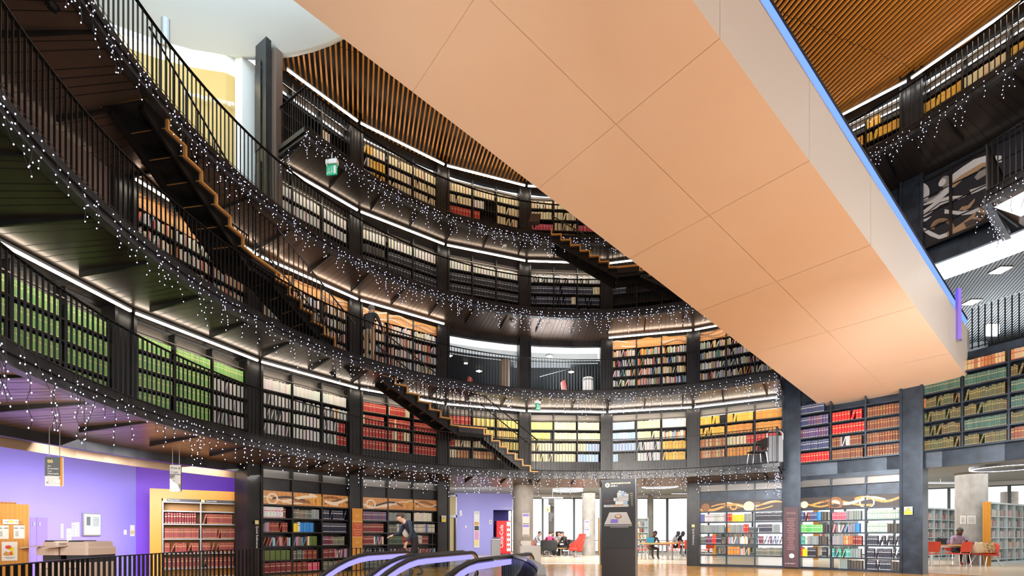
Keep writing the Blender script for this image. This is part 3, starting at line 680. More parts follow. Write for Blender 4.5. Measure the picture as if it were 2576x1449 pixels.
ground_case(7, 'see-through ground-floor bookcase with bright green and navy reference sets, right of the maroon panel', [['', '-.2 gra.3 drk.5', 'nav.7 drk.3'], ['brd.1 ylw.2 blk.3 -.2 blk.2', 'tea.6 gra.3', 'nav'], ['tea.2 gwt.1 gra.4 drk.3', 'gra.4 law.3 mar.3', 'nav'], ['bgr.8 drk.2', 'lsp.6 gra.2 blf.2', 'gwt.6 drk.4'], ['stp.6 blf.2 drk.2', 'pnk.5 gra.5', 'gwt']], True, 8, 1.35, BLUEBLACK, True)
# ------------------------------------------------------------------ travelator crossing the rotunda
TP1, TP2 = Vector((9.68, 15.25, 5.20)), Vector((11.84, 12.59, 5.18))
TDIR = Vector((-1.4247, -1.0, .3362))         # up and towards the camera, per unit of s
tw = (TP2 - TP1); tw.z = 0; tup = Vector((0, 0, 1))
def tv(s, f, z=0.0): return TP1 + TDIR * s + tw * f + tup * z
trv = thing('travelator', 'huge peach-soffited inclined travelator crossing overhead with a blue lit handrail', 'travelator', tuple(TP1))
S0, S1 = -.15, 11.0
m = MB()
joints = [S0, .86, 2.26, 3.66, 5.06, 6.46, 7.86, 9.26, S1]
for a, b in zip(joints[:-1], joints[1:]):
    for f0, f1 in ((0, .516), (.520, 1.0)):
        m.quad(tv(a + .002, f0), tv(b - .002, f0), tv(b - .002, f1), tv(a + .002, f1))
m.build('soffit_panel', PEACH_LIT, trv)
m = MB(); m.hexa([tv(S0, .004, .006), tv(S1, .004, .006), tv(S1, .996, .006), tv(S0, .996, .006), tv(S0, .004, .3), tv(S1, .004, .3), tv(S1, .996, .3), tv(S0, .996, .3)]); m.build('truss', PEACH_LIT, trv)
for f, lab in ((1.0, 'near pale side cladding panel'), (0.0, 'far pale side cladding panel')):
    m = MB(); o = .004 if f else -.004
    for a, b in zip(joints[:-1], joints[1:]):
        m.quad(tv(a + .0015, f), tv(b - .0015, f), tv(b - .0015, f, 1.28), tv(a + .0015, f, 1.28))
    m.quad(tv(S0, f - o * 2, 0), tv(S1, f - o * 2, 0), tv(S1, f - o * 2, 1.28), tv(S0, f - o * 2, 1.28))
    m.hexa([tv(S0, f - .06 * (1 if f else -1), 1.26), tv(S1, f - .06 * (1 if f else -1), 1.26), tv(S1, f, 1.26), tv(S0, f, 1.26), tv(S0, f - .06 * (1 if f else -1), 1.285), tv(S1, f - .06 * (1 if f else -1), 1.285), tv(S1, f, 1.285), tv(S0, f, 1.285)])
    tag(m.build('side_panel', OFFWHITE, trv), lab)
    g = f - .035 * (1 if f else -1)
    m = MB(); m.quad(tv(S0 - .1, g, 1.28), tv(S1, g, 1.28), tv(S1, g, 1.68), tv(S0 - .1, g, 1.68)); m.build('glass_balustrade', GLASSB, trv)
    m = MB(); m.tube([tv(S0 - .1, g, 1.74), tv(S1, g, 1.74)], .055, 8); m.build('handrail', RUBBER, trv)
    m = MB(); m.hexa([tv(S0 - .1, g - .008, 1.615), tv(S1, g - .008, 1.615), tv(S1, g + .012, 1.615), tv(S0 - .1, g + .012, 1.615), tv(S0 - .1, g - .008, 1.69), tv(S1, g - .008, 1.69), tv(S1, g + .012, 1.69), tv(S0 - .1, g + .012, 1.69)]); m.build('light_band', BLUEL, trv)
m = MB(); m.quad(tv(S0, .02, .5), tv(S1, .02, .5), tv(S1, .98, .5), tv(S0, .98, .5)); m.build('pallet_belt', RUBBER, trv)

# ------------------------------------------------------------------ open stairs between the galleries
def stair(label, pts, width):
    root = thing('staircase', label, 'stairs', tuple(pts[-1]), 'oak-edged steel stairs')
    pts = [Vector(p) for p in pts]
    bm_ = MB(); bm_.box(-.006, .006, -.012, .012, 0, 1.0); bme = bm_.mesh('baluster', BAR)
    for p, q in zip(pts[:-1], pts[1:]):
        d = (q - p); dz = p.z - q.z; hd = Vector((d.x, d.y, 0)); L = hd.length; hd.normalize(); sd_ = Vector((-hd.y, hd.x, 0))
        def at3(t, s, z): return p + hd * t + sd_ * s + Vector((0, 0, z))
        w = width / 2
        if dz < .1:                            # landing
            m = MB(); m.hexa([at3(t, s, z) for z in (-.05, 0) for t, s in ((-.02, -w), (L + .02, -w), (L + .02, w), (-.02, w))]); m.build('landing', TREAD, root)
            m = MB(); m.hexa([at3(t, s, z) for z in (-.2, -.05) for t, s in ((0, -w + .06), (L, -w + .06), (L, w - .06), (0, w - .06))]); m.build('landing_frame', BLACK, root)
            n = 0
        else:
            n = max(2, round(dz / .185)); r = dz / n; g = L / n
            for i in range(n):
                z1 = -r * i; z0 = z1 - r; t0 = g * i; t1 = t0 + g
                m = MB()                       # oak riser and tread as one folded board
                m.hexa([at3(t, s, z) for z in (z0, z1) for t, s in ((t0 - .02, -w), (t0 + .02, -w), (t0 + .02, w), (t0 - .02, w))])
                m.hexa([at3(t, s, z) for z in (z0 - .035, z0) for t, s in ((t0 - .02, -w), (t1 + .02, -w), (t1 + .02, w), (t0 - .02, w))])
                if i < n: m.build('tread', TREAD, root)
                m = MB(); m.hexa([at3(t, s, z) for z in (z0 - .075, z0 - .04) for t, s in ((t0 - .045, -w + .05), (t1 + .02, -w + .05), (t1 + .02, w - .05), (t0 - .045, w - .05))])
                m.hexa([at3(t, s, z) for z in (z0, z1 - .04) for t, s in ((t0 - .045, -w + .05), (t0 - .021, -w + .05), (t0 - .021, w - .05), (t0 - .045, w - .05))])
                m.build('step_pan', BLACK, root)
        for s in (-w + .16, w - .16):
            m = MB(); zt, zb = (-.12, -.36) if dz > .1 else (-.1, -.3)
            m.hexa([at3(t, s + o, z) for t, o, z in ((0, -.03, zb), (L, -.03, zb - dz), (L, .03, zb - dz), (0, .03, zb), (0, -.03, zt), (L, -.03, zt - dz), (L, .03, zt - dz), (0, .03, zt))]); m.build('stringer', BAR, root)
        for s in (-w + .02, w - .02):
            m = MB(); m.tube([at3(0, s, 1.02), at3(L, s, 1.02 - dz)], .02, 6); m.build('handrail', BAR, root)
            nb = max(2, int(L / .13))
            for j in range(nb):
                t = L * (j + .5) / nb
                o = link('baluster', bme, root, at3(t, s, -dz * t / L) - Vector(pts[-1]))
                o.rotation_euler = (0, 0, atan2(hd.y, hd.x))
stair('oak-edged steel stairs at the left, rising past the mixed paperbacks to the third gallery', [(-6.55, 8.2, 8.6), (-6.12, 10.75, 7.25), (-5.9, 11.5, 7.25), (-4.75, 13.6, 5.9)], .95)
stair('oak-edged steel stairs in front of the red and yellow volumes', [(-3.95, 14.3, 5.9), (-1.85, 15.7, 4.55), (-1.0, 16.05, 4.55), (.75, 16.45, 3.2)], .95)
stair('oak-edged steel stairs beside the travelator, between third and top gallery', [(1.35, 16.55, 11.3), (3.55, 16.4, 9.95), (4.35, 16.25, 9.95), (6.3, 15.5, 8.6)], .95)

# ------------------------------------------------------------------ escalators coming up from the floor below
ED = Vector((.33, .944, 0)).normalized(); EH = .76
def erail(end, start, R=2.6):
    pts = []
    for a in range(-80, 91, 17):               # newel
        t = a * pi / 180; pts.append(Vector(end) + ED * (.27 * cos(t)) + Vector((0, 0, EH - .27 + .27 * sin(t))))
    pts.insert(0, Vector(end) - ED * .55 + Vector((0, 0, EH - .545)))
    L = .2
    while L < 9:
        if L < start: dz = 0
        elif L < start + R * .5: dz = (L - start) ** 2 / (2 * R)
        else: dz = (R * .5) ** 2 / (2 * R) + (L - start - R * .5) * .55
        q = Vector(end) - ED * L; pts.append(Vector((q.x, q.y, EH - dz))); L += .25
        if dz > 3.4: break
    return pts
def escalator(label, ends, starts):
    r = thing('escalator', label, 'escalator', (*ends[1], 0), 'escalators in the floor opening')
    paths = [erail((*e, 0), s) for e, s in zip(ends, starts)]
    for pth in paths:
        m = MB(); m.tube(pth, .042, 8, flat=.6); m.build('handrail', RUBBER, r, smooth=True)
        m = MB(); m.tube([p + Vector((0, 0, -.03)) for p in pth[5:]], .028, 6, flat=.6); m.build('handrail_guide', STEEL, r)
        body = pth[11:]
        m = MB()
        for a, b in zip(body[:-1], body[1:]): m.quad(a - Vector((0, 0, .72)), b - Vector((0, 0, .72)), b - Vector((0, 0, .13)), a - Vector((0, 0, .13)))
        e0 = pth[11]
        for a, b in zip(pth[1:11], pth[2:12]): m.quad(a, b, Vector((e0.x, e0.y, b.z)), Vector((e0.x, e0.y, a.z)))
        m.build('glass_balustrade', GLASSB, r)
        m = MB()
        for a, b in zip(body[:-1], body[1:]):
            m.hexa([a + Vector((.006, -.002, -.125)), b + Vector((.006, -.002, -.125)), b + Vector((-.006, .002, -.125)), a + Vector((-.006, .002, -.125)),
                    a + Vector((.006, -.002, -.045)), b + Vector((.006, -.002, -.045)), b + Vector((-.006, .002, -.045)), a + Vector((-.006, .002, -.045))])
        m.build('light_band', VIOL, r)
        for k_ in (14, 20, 26):
            if k_ < len(pth):
                m = MB(); m.tube([pth[k_] - Vector((0, 0, .72)), pth[k_] - Vector((0, 0, .1))], .006, 5); m.build('glass_joint', STEEL, r)
        m = MB(); m.strip([p - Vector((0, 0, .86)) for p in body], .16, .14); m.build('deck', STEEL, r)
    m = MB(); A, B = paths
    for j in range(11, min(len(A), len(B)) - 1):
        m.quad(A[j] - Vector((0, 0, .9)), A[j + 1] - Vector((0, 0, .9)), B[j + 1] - Vector((0, 0, .9)), B[j] - Vector((0, 0, .9)))
    m.build('steps', GREYMET, r)
escalator('escalator with violet lit handrails, farther from the camera', [(-2.06, 9.36), (-.95, 9.30)], [1.1, 1.85])
escalator('escalator with violet lit handrails, nearer and beside the ribbed black balustrade', [(-.74, 8.9), (.28, 8.1)], [1.75, 2.1])

# railing around the escalator opening, and its ribbed curved end
def floor_rail(label, path, zt, step=.12):
    r = thing('railing', label, 'railing', (*path[0], 0), 'floor opening railings')
    P = [Vector(p) for p in path]
    m = MB(); m.strip([(*p, zt) for p in path], .05, .014); m.build('top_rail', BAR, r)
    m = MB(); m.strip([(*p, .03) for p in path], .05, .012); m.build('bottom_rail', BAR, r)
    b = MB(); b.box(-.006, .006, -.016, .016, 0, zt - .03); bme = b.mesh('baluster', BAR); bars = []
    dist, nxt = 0, .03
    for p, q in zip(P[:-1], P[1:]):
        L = (q - p).length; d = (q - p).normalized()
        while nxt < dist + L: bars.append((p.lerp(q, (nxt - dist) / L), d)); nxt += step
        dist += L
    for p, d in bars[:100]:
        o = link('baluster', bme, r, (p.x - path[0][0], p.y - path[0][1], .03)); o.rotation_euler = (0, 0, atan2(d.y, d.x))
floor_rail('black flat-bar railing around the escalator opening, in front of photocopiers and bookcases', [(-4.55, 3.6), (-5.02, 4.74), (-5.58, 6.4), (-5.94, 8.29), (-6.02, 9.7), (-5.85, 11.0), (-5.2, 11.6), (-4.14, 11.77), (-3.2, 11.5), (-2.46, 11.06)], .76)
r = thing('ribbed_balustrade', 'curved black ribbed balustrade with pale rail beside the nearer escalator', 'railing', (.3, 8.0, 0))
pth = [(-.12, 7.75), (.05, 7.2), (.17, 6.5), (.24, 5.8), (.27, 5.1), (.27, 4.4), (.22, 3.6)]
m = MB(); m.strip([(*p, .74) for p in pth], .07, .03); m.build('top_rail', GREYMET, r)
m = MB()
for (a, b) in zip(pth[:-1], pth[1:]): m.quad((*a, 0), (*b, 0), (*b, .74), (*a, .74))
m.build('backing_panel', BLACK, r)
m = MB(); rb_ = MB(); rb_.box(-.02, .02, -.03, .03, 0, .72); rbm = rb_.mesh('rib', BLUEBLACK)
P = [Vector(p) for p in pth]; dist, nxt = 0, .05
for p, q in zip(P[:-1], P[1:]):
    L = (q - p).length; d = (q - p).normalized()
    while nxt < dist + L:
        c = p.lerp(q, (nxt - dist) / L); o = link('rib', rbm, r, (c.x - .3 - .03, c.y - 8.0, .01)); o.rotation_euler = (0, 0, atan2(d.y, d.x)); nxt += .11
    dist += L

# ------------------------------------------------------------------ left: violet copy room behind the ring
mb = MB(); H = 3.15
W1 = [(-13.2, 4.0), (-10.6, 10.55), (-9.8, 12.6)]
for a, b in zip(W1[:-1], W1[1:]): mb.quad((*a, 0), (*b, 0), (*b, H), (*a, H))
struct('wall_left', mb, PURPLE)
mb = MB(); mb.quad((-9.8, 12.6, 0), (-7.0, 15.9, 0), (-7.0, 15.9, H), (-9.8, 12.6, H)); struct('wall_left.001', mb, DEEPPURPLE)
mb = MB(); P = [wpt(a, 11.0) for a in arc(-2.3, ca(1))]; Q = [wpt(a, 17.5) for a in arc(-2.3, ca(1))]
for j in range(len(P) - 1): mb.quad((*P[j], H - .02), (*P[j + 1], H - .02), (*Q[j + 1], H - .02), (*Q[j], H - .02))
struct('ceiling_copy_room', mb, SOFFIT)
mb = MB()
for x, y in zip(P[:-1], P[1:]):
    t1, t2 = x, y
    mb.quad((*t1, 2.72), (*t2, 2.72), (*t2, 2.95), (*t1, 2.95))
struct('trim_8', mb, BLACK)
mb = MB(); P3 = [wpt(a, 11.25) for a in arc(-2.3, ca(1))]
for t1, t2 in zip(P3[:-1], P3[1:]): mb.quad((*t1, 2.57), (*t2, 2.57), (*t2, 2.74), (*t1, 2.74))
POL = mat('polished bronze trim', (.40, .27, .17), .4, .8); struct('trim_9', mb, POL)
def wall_u(a, b): 
    d = Vector((b[0] - a[0], b[1] - a[1])).normalized(); return d
WL = Fr((-10.6, 10.55), (.8, 2.05))           # long violet wall, seen from inside
def wl(px, py): return on_plane(px, py, (-10.6, 10.55), (.8, 2.05))
def wl_uv(px, py):
    p = wl(px, py); return ((p.x + 10.6) * WL.u[0] + (p.y - 10.55) * WL.u[1], p.z)
def wl_panel(m, x0, y0, x1, y1, n0=-.02, n1=-.004):
    a, za = wl_uv(x0, y1); b, zb_ = wl_uv(x1, y0); m.fbox(WL, min(a, b), max(a, b), n0, n1, za, zb_)
# flush cupboard doors in the wall
t = tag(thing('door_1', None, None, (*WL.p(wl_uv(75, 1300)[0], 0, 0),)), kind='structure')
LILWALL = mat('cupboard door violet', (.26, .19, .72), .5)
a, zt_ = wl_uv(75, 1301); b, _ = wl_uv(119, 1301); c_, _ = wl_uv(91, 1301)
for u0, u1 in ((a, c_ - .004), (c_ + .004, b)):
    m = MB(); m.fbox(WL, u0, u1, -.012, -.002, .02, zt_); lf = m.build('door_leaf', LILWALL, t)
    m = MB(); uk = c_ + (.05 if u0 > a else -.05); m.fbox(WL, uk - .012, uk + .012, -.03, -.012, 1.28, 1.36); m.build('handle', STEEL, lf)
# framed screen
t = thing('wall_screen', 'framed pale notice screen on the long violet wall above the photocopiers', 'screen', tuple(WL.p(wl_uv(228, 1348)[0], 0, wl_uv(228, 1348)[1])))
m = MB(); wl_panel(m, 205, 1292, 250, 1348, -.05, -.003); m.build('frame', STEEL, t)
m = MB(); wl_panel(m, 209, 1295, 249, 1345, -.056, -.05); tag(m.build('screen', mat('lit screen', (.6, .8, .82), .3, emit=(.55, .75, .8), es=.55), t), 'pale blue-green lit screen')
m = MB(); wl_panel(m, 214, 1300, 224, 1322, -.06, -.056); m.build('picture', SIGNGREY, t)
m = MB()
for j in range(6): wl_panel(m, 230, 1302 + j * 4, 246, 1303.4 + j * 4, -.06, -.056)
m.build('printed_text', SIGNGREY, t)
def wl_sheet(x0, y0, x1, y1, lab, cat='notice', lines=0, m_=None, grp=None):
    o = wl_uv((x0 + x1) / 2, y1); t = thing('paper_notice' if cat == 'notice' else cat.replace(' ', '_'), lab, cat, tuple(WL.p(o[0], -.005, o[1])), grp)
    m = MB(); wl_panel(m, x0, y0, x1, y1, -.012, -.003); m.build('sheet' if cat == 'notice' else 'plate', m_ or PAPER, t)
    if lines:
        m = MB()
        for j in range(lines): yy = y0 + (y1 - y0) * (j + 1) / (lines + 1); wl_panel(m, x0 + (x1 - x0) * .15, yy, x1 - (x1 - x0) * .2, yy + 1.2, -.015, -.012)
        m.build('printed_text', SIGNGREY, t)
    return t
wl_sheet(153, 1318, 159, 1353, 'narrow white paper strip left of the other notices on the violet wall', lines=6)
wl_sheet(167, 1330, 179, 1365, 'tall pinkish paper notice, lowest on the violet wall above the copiers', lines=2)
wl_sheet(180, 1315, 191, 1350, 'white instruction sheet with diagrams left of the framed screen', lines=5)
wl_sheet(192, 1314, 199, 1350, 'narrow curling sheet touching the framed screen side', lines=6)
wl_sheet(311, 1333, 318, 1345, 'small cream light switch on the violet wall near its corner', 'light switch', m_=WHITE)
t = wl_sheet(327, 1321, 338, 1349, 'small white and gold sign beside the light switch near the wall corner', 'sign', m_=WHITE)
m = MB(); o = wl_uv(332.5, 1339); disc(m, WL, o[0], o[1], .05, -.014); m.build('roundel', GOLD, t)
# hanging signs under the ring
def hang_sign(px0, px1, py0, py1, Y, label, front, rz=0.0):
    a, b = at(px0, py1, Y), at(px1, py0, Y); fr = Fr((a.x, a.y), (1, rz))
    t = thing('hanging_sign', label, 'sign', (a.x, a.y, a.z)); L = b.x - a.x
    for u in (.2 * L, .8 * L):
        m = MB(); m.tube([fr.p(u, .02, b.z), fr.p(u, .02, 3.12)], .006, 5); m.build('hanger', STEEL, t)
    front(t, fr, L, a.z, b.z); return t
def dirsign(t, fr, L, z0, z1):
    h = z1 - z0
    m = MB(); m.fbox(fr, 0, L, 0, .03, z0, z1); m.build('board', WHITE, t)
    m = MB(); m.fbox(fr, 0, L * .9, -.004, 0, z0 + h * .34, z1); m.build('directory_panel', SIGNGREY, t)
    m = MB(); m.fbox(fr, L * .9, L, -.012, 0, z0, z1); m.build('timber_edge', TIMBER, t)
    u = (fr.u[0], fr.u[1], 0)
    text('00', .075, fr.p(L * .16, -.006, z1 - .10), u, (0, 0, 1), GOLD, t, bold=.003)
    for j, w in enumerate(('Art', 'Economics', 'Law', 'Philosophy', 'Politics', 'Psychology', 'Religion', 'Social Welfare')):
        text(w, .036, fr.p(L * .16, -.006, z1 - .165 - .043 * j), u, (0, 0, 1), WHITE, t)
    text('>', .07, fr.p(L * .78, -.006, z0 + h * .22), u, (0, 0, 1), SIGNGREY, t); text('<', .07, fr.p(L * .06, -.006, z0 + h * .06), u, (0, 0, 1), SIGNGREY, t)
hang_sign(113, 150, 1149, 1222, 8.2, 'hanging directory sign, dark grey over white with timber edge', dirsign, .25)
def copysign(t, fr, L, z0, z1):
    h = z1 - z0
    m = MB(); m.fbox(fr, 0, L, 0, .03, z0, z1); m.build('board', GREYMET, t)
    m = MB(); disc(m, fr, L / 2, z0 + h * .36, L * .46, -.003); m.build('roundel', mat('pale olive', (.62, .60, .40), .5), t)
    for du, dz in ((.06, .05), (-.05, -.03)):
        m = MB(); m.fbox(fr, L / 2 + du * .8 - .055, L / 2 + du * .8 + .055, -.010 if dz < 0 else -.007, -.004, z0 + h * .36 + dz - .09, z0 + h * .36 + dz + .09); pg = m.build('page_icon', WHITE, t)
    m = MB()
    for j in range(4): m.fbox(fr, L / 2 - .08, L / 2 - .01, -.012, -.010, z0 + h * .36 - .08 + .03 * j, z0 + h * .36 - .07 + .03 * j)
    m.build('printed_text', SIGNGREY, t)
    m = MB(); m.fbox(fr, .004, L - .004, -.003, 0, z1 - h * .34, z1 - .004); m.build('title_panel', WHITE, t)
    u = (fr.u[0], fr.u[1], 0)
    text('Print &', .062, fr.p(L * .12, -.006, z1 - .09), u, (0, 0, 1), SIGNGREY, t); text('Copy', .062, fr.p(L * .12, -.006, z1 - .17), u, (0, 0, 1), SIGNGREY, t)
hang_sign(427, 453, 1169, 1236, 10.0, 'hanging print and copy sign with two white pages on an olive disc', copysign, .15)

# timber index bookcase
IA, IB = Vector((-8.88, 12.05)), Vector((-7.33, 13.02))
fr = Fr(IA, IB - IA); IL = (IB - IA).length + .08
t = thing('index_bookcase', 'tall honey timber bookcase with grey shelves of red index volumes', 'bookcase', (*IA, 0))
m = MB(); m.fbox(fr, -.12, IL, .34, .38, 0, 2.24); m.build('back_panel', TIMBER, t)
m = MB(); m.fbox(fr, -.12, .12, 0, .34, 0, 2.24); m.build('side_panel', TIMBER, t)
m = MB(); m.fbox(fr, .12, IL, 0, .34, 2.0, 2.24); m.build('top_panel', TIMBER, t)
for s in range(3):
    u = .13 + s * .80
    m = MB(); m.fbox(fr, u, u + .03, -.01, .34, 0, 1.94); m.build('upright', GREYMET, t)
    if s < 2:
        m = MB(); m.fbox(fr, u + .02, u + .80, -.02, .0, 1.93, 2.0); ct = m.build('shelf_title', DARKPL, t)
        m = MB(); m.fbox(fr, u + .02, u + .10, -.025, -.02, 1.935, 1.995); m.build('title_badge', GOLD, ct)
        text('Times Index', .05, fr.p(u + .12, -.023, 1.95), (fr.u[0], fr.u[1], 0), (0, 0, 1), WHITE, ct)
IR = [.24, .62, .99, 1.37, 1.70]
for s in range(2):
    u = .16 + s * .80
    for j, zz in enumerate(IR + [1.93]):
        m = MB(); m.fbox(fr, u, u + .77, 0, .33, zz - .03, zz); m.build('shelf', GREYMET, t)
        if j < 4: fill(fr, u + .01, u + .76, 0, zz, 'mbk' if j < 3 else ('mar.9' if s == 0 else 'mbk.9'), (-2, 0, s), j, 1.3 if j >= 2 else .5)

mb = MB()                                     # bronze panels at the left end of the second gallery
A_ = arc(-2.35, ca(0) - .02)
for x, y in zip(A_[:-1], A_[1:]): mb.quad((*wpt(x, 10.75), 5.9), (*wpt(y, 10.75), 5.9), (*wpt(y, 10.75), 8.3), (*wpt(x, 10.75), 8.3))
struct('wall_bronze', mb, mat('pinkish bronze panel', (.36, .25, .21), .35, .4))
# timber end cabinet with notices, at the photo's left edge
CO = at(73, 1440, 8.0); CU = (1.0, 1.0); p0 = on_plane(-60, 1440, (CO.x, CO.y), CU); fr = Fr((p0.x, p0.y), CU); cL = (CO - p0).xy.length; cz = at(70, 1269, 8.0).z
t = thing('timber_cabinet', 'honey timber cabinet end with pinned notices beside the photocopiers', 'cabinet', (p0.x, p0.y, 0))
m = MB(); m.fbox(fr, 0, cL, 0, .5, 0, cz); m.build('carcass', TIMBER, t)
m = MB(); m.fbox(fr, .1, cL - .15, .05, .45, cz, cz + .03); m.build('top_ledge', TIMBER, t)
def cab_sheet(x0, x1, y0, y1, lab, body):
    a = on_plane(x0, y1, (CO.x, CO.y), CU); b = on_plane(x1, y0, (CO.x, CO.y), CU); u0 = (a - p0).xy.length; u1 = (b - p0).xy.length
    q = thing('paper_notice', lab, 'notice', tuple(fr.p((u0 + u1) / 2, -.004, a.z)), 'notices on the timber cabinet')
    m = MB(); m.fbox(fr, u0, u1, -.010, -.002, a.z, b.z); m.build('sheet', PAPER, q)
    body(q, u0, u1, a.z, b.z)
U = (fr.u[0], fr.u[1], 0)
def n1(q, u0, u1, z0, z1):
    text('Only           stamped', .024, fr.p(u0 + .015, -.012, z1 - .045), U, (0, 0, 1), SIGNGREY, q)
    m = MB(); m.fbox(fr, u0 + .065, u0 + .125, -.013, -.010, z1 - .05, z1 - .02); m.build('highlight', YEL, q)
    text('books can be borrowed', .022, fr.p(u0 + .015, -.012, z1 - .085), U, (0, 0, 1), SIGNGREY, q)
cab_sheet(7, 47, 1307, 1319, 'wide paper label with a yellow highlight, topmost on the timber cabinet', n1)
def nn(ttl):
    def f(q, u0, u1, z0, z1):
        text(ttl, .03, fr.p((u0 + u1) / 2, -.012, z1 - .055), U, (0, 0, 1), SIGNGREY, q, align='CENTER', bold=.001)
        m = MB()
        for j in range(6): m.fbox(fr, u0 + .02, u1 - .07, -.012, -.010, z1 - .10 - .015 * j, z1 - .094 - .015 * j)
        m.build('printed_text', SIGNGREY, q)
    return f
cab_sheet(-6, 22, 1322, 1356, 'white range notice reading 843 to 899 on the timber cabinet', nn('843 - 899'))
cab_sheet(34, 62, 1322, 1355, 'white range notice reading 900 to 939 on the timber cabinet', nn('900 - 939'))
def n4(q, u0, u1, z0, z1):
    w = u1 - u0; h = z1 - z0
    for du, dz, r_, mm in ((.42, .72, .2, REDPL), (.62, .62, .2, YEL), (.38, .36, .28, INO)):
        m = MB(); n = 20; m.quad(*[fr.p(u0 + w * du + w * r_ * cos(2 * pi * j / n), -.012, z0 + h * dz + h * .1 * sin(2 * pi * j / n)) for j in range(n)]); m.build('bubble', mm, q)
    for du, mm in ((.6, REDPL), (.72, YEL), (.28, INO)):
        m = MB(); m.quad(fr.p(u0 + w * du - .02, -.013, z0 + h * .3), fr.p(u0 + w * du + .02, -.013, z0 + h * .3), fr.p(u0 + w * du + .008, -.013, z0 + h * .5), fr.p(u0 + w * du - .008, -.013, z0 + h * .5)); m.build('figure', mm, q)
    m = MB(); m.fbox(fr, u0 + .03, u1 - .03, -.012, -.010, z0 + .05, z0 + .056); m.fbox(fr, u0 + .05, u1 - .05, -.012, -.010, z0 + .035, z0 + .041); m.build('printed_text', SIGNGREY, q)
cab_sheet(4, 44, 1363, 1411, 'poster with red and yellow speech bubbles, lowest on the timber cabinet', n4)

# photocopiers
def copier(px0, px1, Y, lab):
    a = at(px0, 1449, Y); b = at(px1, 1449, Y); L = b.x - a.x; t = thing('photocopier', lab, 'photocopier', (a.x, Y, 0), 'photocopiers')
    x0, x1 = a.x, b.x
    m = MB(); m.cbox(x0, x1, Y, Y + .6, .05, .62, .03); m.build('cabinet', BEIGEPL, t)
    for z in (.12, .27, .42):
        m = MB(); m.cbox(x0 + .03, x1 - .03, Y - .012, Y + .01, z, z + .13, .008); d = m.build('paper_drawer', BEIGEPL, t)
        m = MB(); m.box(x0 + L * .35, x1 - L * .35, Y - .02, Y - .012, z + .09, z + .11); m.build('handle', GREYMET, d)
    m = MB(); m.cbox(x0 + .05, x1 - .02, Y + .05, Y + .6, .62, .80, .02); m.build('output_tray', DARKPL, t)
    m = MB(); m.cbox(x0, x1, Y - .02, Y + .6, .74, .88, .03); m.build('scanner_body', BEIGEPL, t)
    m = MB(); m.cbox(x0 + .06, x1 - .04, Y + .03, Y + .58, .88, .97, .03); m.build('document_feeder', BEIGEPL, t)
    m = MB(); m.box(x0 + .1, x1 - .12, Y + .05, Y + .3, .955, .985); m.build('feeder_tray', DARKPL, t)
    m = MB(); m.hexa([(x0 - .16, Y - .1, .85), (x0 + .12, Y - .1, .88), (x0 + .12, Y + .08, .90), (x0 - .16, Y + .08, .87), (x0 - .16, Y - .1, .87), (x0 + .12, Y - .1, .90), (x0 + .12, Y + .08, .92), (x0 - .16, Y + .08, .89)]); m.build('control_panel', BEIGEPL, t)
    for sx in (x0 + .05, x1 - .05):
        m = MB(); m.cyl((sx, Y + .1), .025, 0, .05, 10); m.build('caster', RUBBER, t)
copier(90, 146, 8.0, 'beige photocopier beside the honey timber cabinet')
copier(150, 221, 8.0, 'beige photocopier standing right of another photocopier')

# ------------------------------------------------------------------ third gallery: amber lounge, white pier
LW = [(-7.44, 13.04)] + [(DCX + (DR - .1) * sin(a), DCY + (DR - .1) * cos(a)) for a in [-.12 - .13 * j for j in range(16)]]
mb = MB()
for a, b in zip(LW[:-1], LW[1:]): mb.quad((*b, 8.6), (*a, 8.6), (*a, 13.42), (*b, 13.42))
struct('wall_lounge', mb, YELWALL)
mb = MB()
for a, b in zip(LW[:-1], LW[1:]): mb.quad((*b, 13.42), (*a, 13.42), (*a, 13.72), (*b, 13.72))
tag(mb.build('trim_10', COVE), kind='structure')
mb = MB()
for a, b in zip(LW[:-1], LW[1:]):
    for p in (a, b): pass
    mb.quad((*b, 13.72), (*a, 13.72), (*a, 14.0), (*b, 14.0))
struct('trim_11', mb, DRUM)
mb = MB(); mb.hexa([(x, y, z) for z in (8.6, 13.95) for x, y in ((-7.44, 12.99), (-7.24, 12.97), (-6.93, 13.40), (-7.3, 13.65))]); struct('column_white', mb, DRUM)
mb = MB(); p = wpt(ca(1) + .040, 10.36); frc = Fr(p, (cos(ca(1)), -sin(ca(1)))); mb.fbox(frc, -.02, .17, 0, .6, 8.6, 13.9); struct('column.020', mb, mat('bronze pier', (.22, .16, .13), .4, .6))
lu = Vector((LW[0][0] - LW[2][0], LW[0][1] - LW[2][1])).normalized()
text_o = Vector((LW[0][0], LW[0][1])) - lu * 1.22 
t = thing('lounge_lettering', 'white lettering reading Heritage Lounge on the amber wall', 'sign', (text_o.x, text_o.y, 12.55))
text('Heritage Lounge', .175, (text_o.x + .06 * lu.y + .06 * lu.x, text_o.y - .12, 12.55), (lu.x, lu.y, 0), (0, 0, 1), emis('lit lettering', (1, 1, 1), 1.2, False), t, bold=.004)
t = thing('lounge_sign', 'pale blue notice on the amber lounge wall under the lettering', 'sign', (-7.95, 12.93, 11.9))
m = MB(); frL = Fr((-8.1, 12.86), lu); m.fbox(frL, 0, .32, -.02, -.005, 11.9, 12.3); m.build('plate', mat('pale blue notice', (.6, .75, .85), .5), t)
